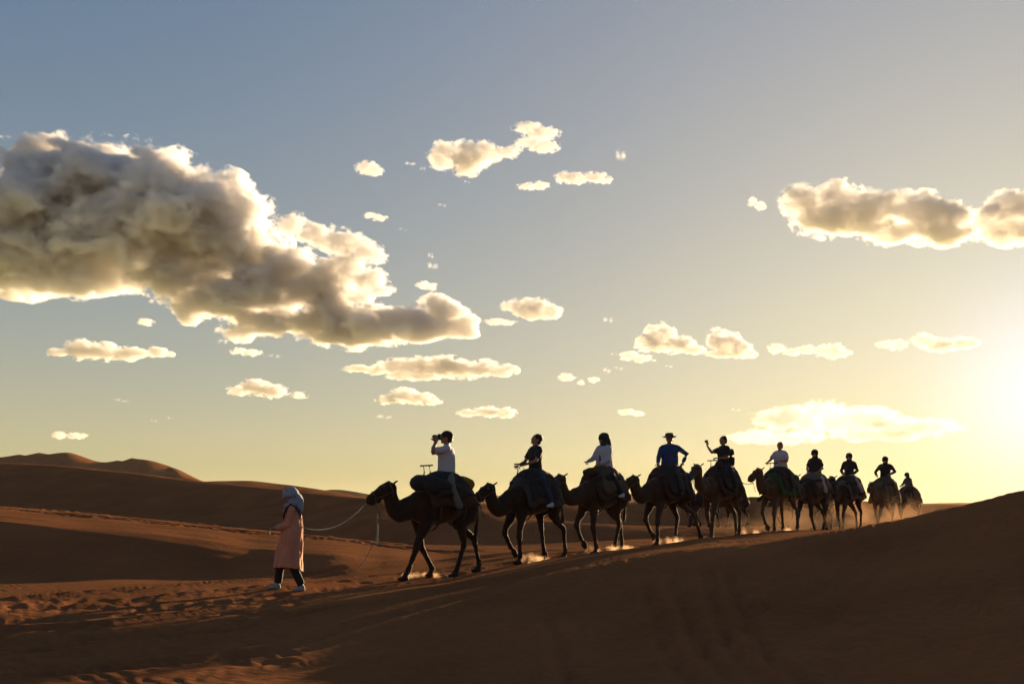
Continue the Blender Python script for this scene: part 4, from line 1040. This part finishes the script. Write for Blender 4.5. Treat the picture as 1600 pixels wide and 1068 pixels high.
# robe: one open-bottomed garment with folds and a side slit
V, Fc = [], []
nz, na = 34, 64
for lay in (0, 1):
    for i in range(nz + 1):
        f0 = i / nz; z = .40 - f0 * 1.02; f = max(0, (f0 - .28) / .72); tp_ = min(1, f0 / .28)
        for j in range(na):
            a = 2 * math.pi * j / na
            rx = .178 + .065 * f + .03 * f * math.cos(a); ry = .195 + .04 * f
            fold = 1 + .11 * f * math.sin(5 * a + 2.4 * f) + .07 * f * math.sin(9 * a + 2 - 3 * f) + .03 * math.sin(17 * a + 9 * f)
            slit = math.exp(-((a - 4.6) / .22) ** 2) * max(0, f - .45) * .35
            x = (rx * fold - lay * .008 + slit * .2) * math.cos(a) + .045 * f - .0; y = (ry * fold - lay * .008) * math.sin(a)
            x *= .84 + .16 * tp_; y *= .80 + .20 * tp_; zz = z + .05 * f * math.sin(a * 1 + .6) + slit * .35
            V.append((x, y, zz))
L = (nz + 1) * na
for i in range(nz):
    for j in range(na):
        a = i * na + j; b = i * na + (j + 1) % na
        Fc.append((a, a + na, b + na, b)); Fc.append((L + a, L + b, L + b + na, L + a + na))
for i in (0, nz):
    for j in range(na):
        a = i * na + j; b = i * na + (j + 1) % na
        Fc.append((a, b, L + b, L + a) if i == 0 else (a, L + a, L + b, b))
rb_ = mesh('robe', V, Fc); rough(rb_, lambda q: mnoise.noise(q) * .016 + abs(mnoise.noise(q * 2.2)) * .012 - .006, (9, 9, 3.2)); link('robe', rb_, ORN, RG['root'])
t = RG['t']; V, Fc = [], []
for s in (1, -1):    # dark embroidered front bands and the strap of a bag
    loft(V, Fc, spline([(*t(.10, s * .09, .46), .012, .03), (*t(.15, s * .05, .34), .010, .028), (*t(.145, s * .035, .16), .010, .026), (*t(.14, s * .03, .02), .008, .022)], 3), 8, up=(0, 1, 0))
part('front_band', V, Fc, cloth('dark_red_trim', (.12, .02, .012)), RG['root'])
V, Fc = [], []
loft(V, Fc, spline([(*t(.02, .16, .52), .012, .045), (*t(.13, .13, .38), .012, .05), (*t(.15, .02, .22), .012, .045)], 3), 8, up=(0, 1, 0))
loft(V, Fc, spline([(*t(.02, .16, .52), .012, .045), (*t(-.12, .12, .40), .012, .05), (*t(-.15, .0, .2), .012, .04)], 3), 8, up=(0, 1, 0))
part('sash', V, Fc, NAVY, RG['root'])
# a dark robed walker beyond
wp = at(1082, 790, 57); w0 = gz(wp.x, wp.y)
WM = Matrix.Translation((wp.x, wp.y, w0 + .97)) @ Matrix.Rotation(math.radians(195), 4, 'Z')
person('distant walker in a dark robe beside the half hidden camel', WM, dict(lean=.02, hands=((.12, .25, -.02), (.1, -.25, -.02)), top=(NAVY, 'long'), trousers=BLACKC, baggy=.08, head='wrap', head_mat=BLACKC, loose=.3,
       legs=(((.1, .09, -.46), (.15, .09, -.88), (.3, .09, -.93)), ((-.02, -.09, -.46), (-.22, -.09, -.87), (-.07, -.09, -.93)))))

# ------------------------------------------------------------------ ropes
def sag(a, b, s, n=6):
    a, b = Vector(a), Vector(b)
    return [a.lerp(b, k / n) - Vector((0, 0, s * 4 * (k / n) * (1 - k / n))) for k in range(n + 1)]
hnd = RG['root'].matrix_basis @ RG['t'](.02, .17, -.02)
rope('lead_rope', 'pale blue rope sagging from the guide to the mouth of the lead camel', sag(GM @ Vector((-.16, .16, .12)), C[0]['mouth'], .22), .005, ROPEM)
m_ = C[0]['M']; ch_ = C[0]['chin']
rope('tether', 'pale rope trailing from the halter of the lead camel to the sand', [ch_, ch_ + Vector((-.02, -.02, -.55)), ch_ + Vector((-.22, -.05, -1.0)), ch_ + Vector((-.38, 0, -1.22))], .0065, ROPEM)
V, Fc = [], []
for k in range(3): loft(V, Fc, [(*(ch_ + Vector((.01 * k, .01, -.35))), .005), (*(ch_ + Vector((.012 * k - .01, .01, -.55))), .006), (*(ch_ + Vector((.02 * k - .02, .01, -.72))), .004)], 6)
tag(part('tassel', V, Fc, ROPEM, None), 'short pale tassel hanging under the chin of the lead camel', 'tassel')
ORD = ['first', 'second', 'third', 'fourth', 'fifth', 'sixth', 'seventh', 'eighth', 'ninth', 'last']
for i in range(8):
    rope('camel_rope', 'rope from the saddle of the %s camel to the halter of the %s' % (ORD[i], ORD[i + 1]), sag(C[i]['rump'], C[i + 1]['chin'], .12), .011, ROPED, group='ropes linking the camels')
c1 = C[1]['chin']
rope('hanging_rope', 'short dark rope end dangling in front of the second camel', [c1, c1 + Vector((-.01, 0, -.2)), c1 + Vector((.02, 0, -.45))], .01, ROPED)

# ------------------------------------------------------------------ dust kicked up by the feet
def dust(px, Y, w, h, den, rag, lab, seed, step=.5):
    p = at(px, 790, Y); z = gz(p.x, p.y)
    R = random.Random(seed)
    bl = [(Vector((R.uniform(-.6, .6) * w, R.uniform(-.3, .3) * w, h * R.uniform(.1, .45))), (w * R.uniform(.3, .6), w * R.uniform(.3, .5), h * R.uniform(.35, .7))) for k in range(5)]
    me = vapour_body('dust', bl, .05 if w < 1 else .2, 1.25)
    m = vapour('dust', den, (.80, .50, .28), .3, dimming=.1, ragged=rag, blobs=bl, amp=2.6, bias=-.1, soft=.9, stretch=1.0, step=step)
    o = link('dust', me, m); o.location = (p.x, p.y, z + .01); tag(o, lab, kind='stuff')
for i, (px, Y, w, h) in enumerate(((642, 19.8, .35, .14), (676, 20.2, .35, .14), (826, 22.6, .45, .34), (846, 22.9, .30, .16), (944, 24.4, .50, .32), (976, 25.2, .5, .14), (1046, 26.0, .50, .34), (1062, 26.4, .4, .26), (1166, 29.5, .4, .32), (1232, 32.5, .5, .2), (1105, 28.2, .5, .12))):
    dust(px, Y, w, h, 2.0, .22, 'puff of sunlit sand kicked up by a camel foot', i)
dust(1335, 39, 4.6, 1.7, .045, 1.4, 'drifting veil of dust round the legs of the far camels', 50)
dust(1240, 36, 3.2, .9, .035, 1.2, 'thin dust veil behind the sixth and seventh camels', 51)
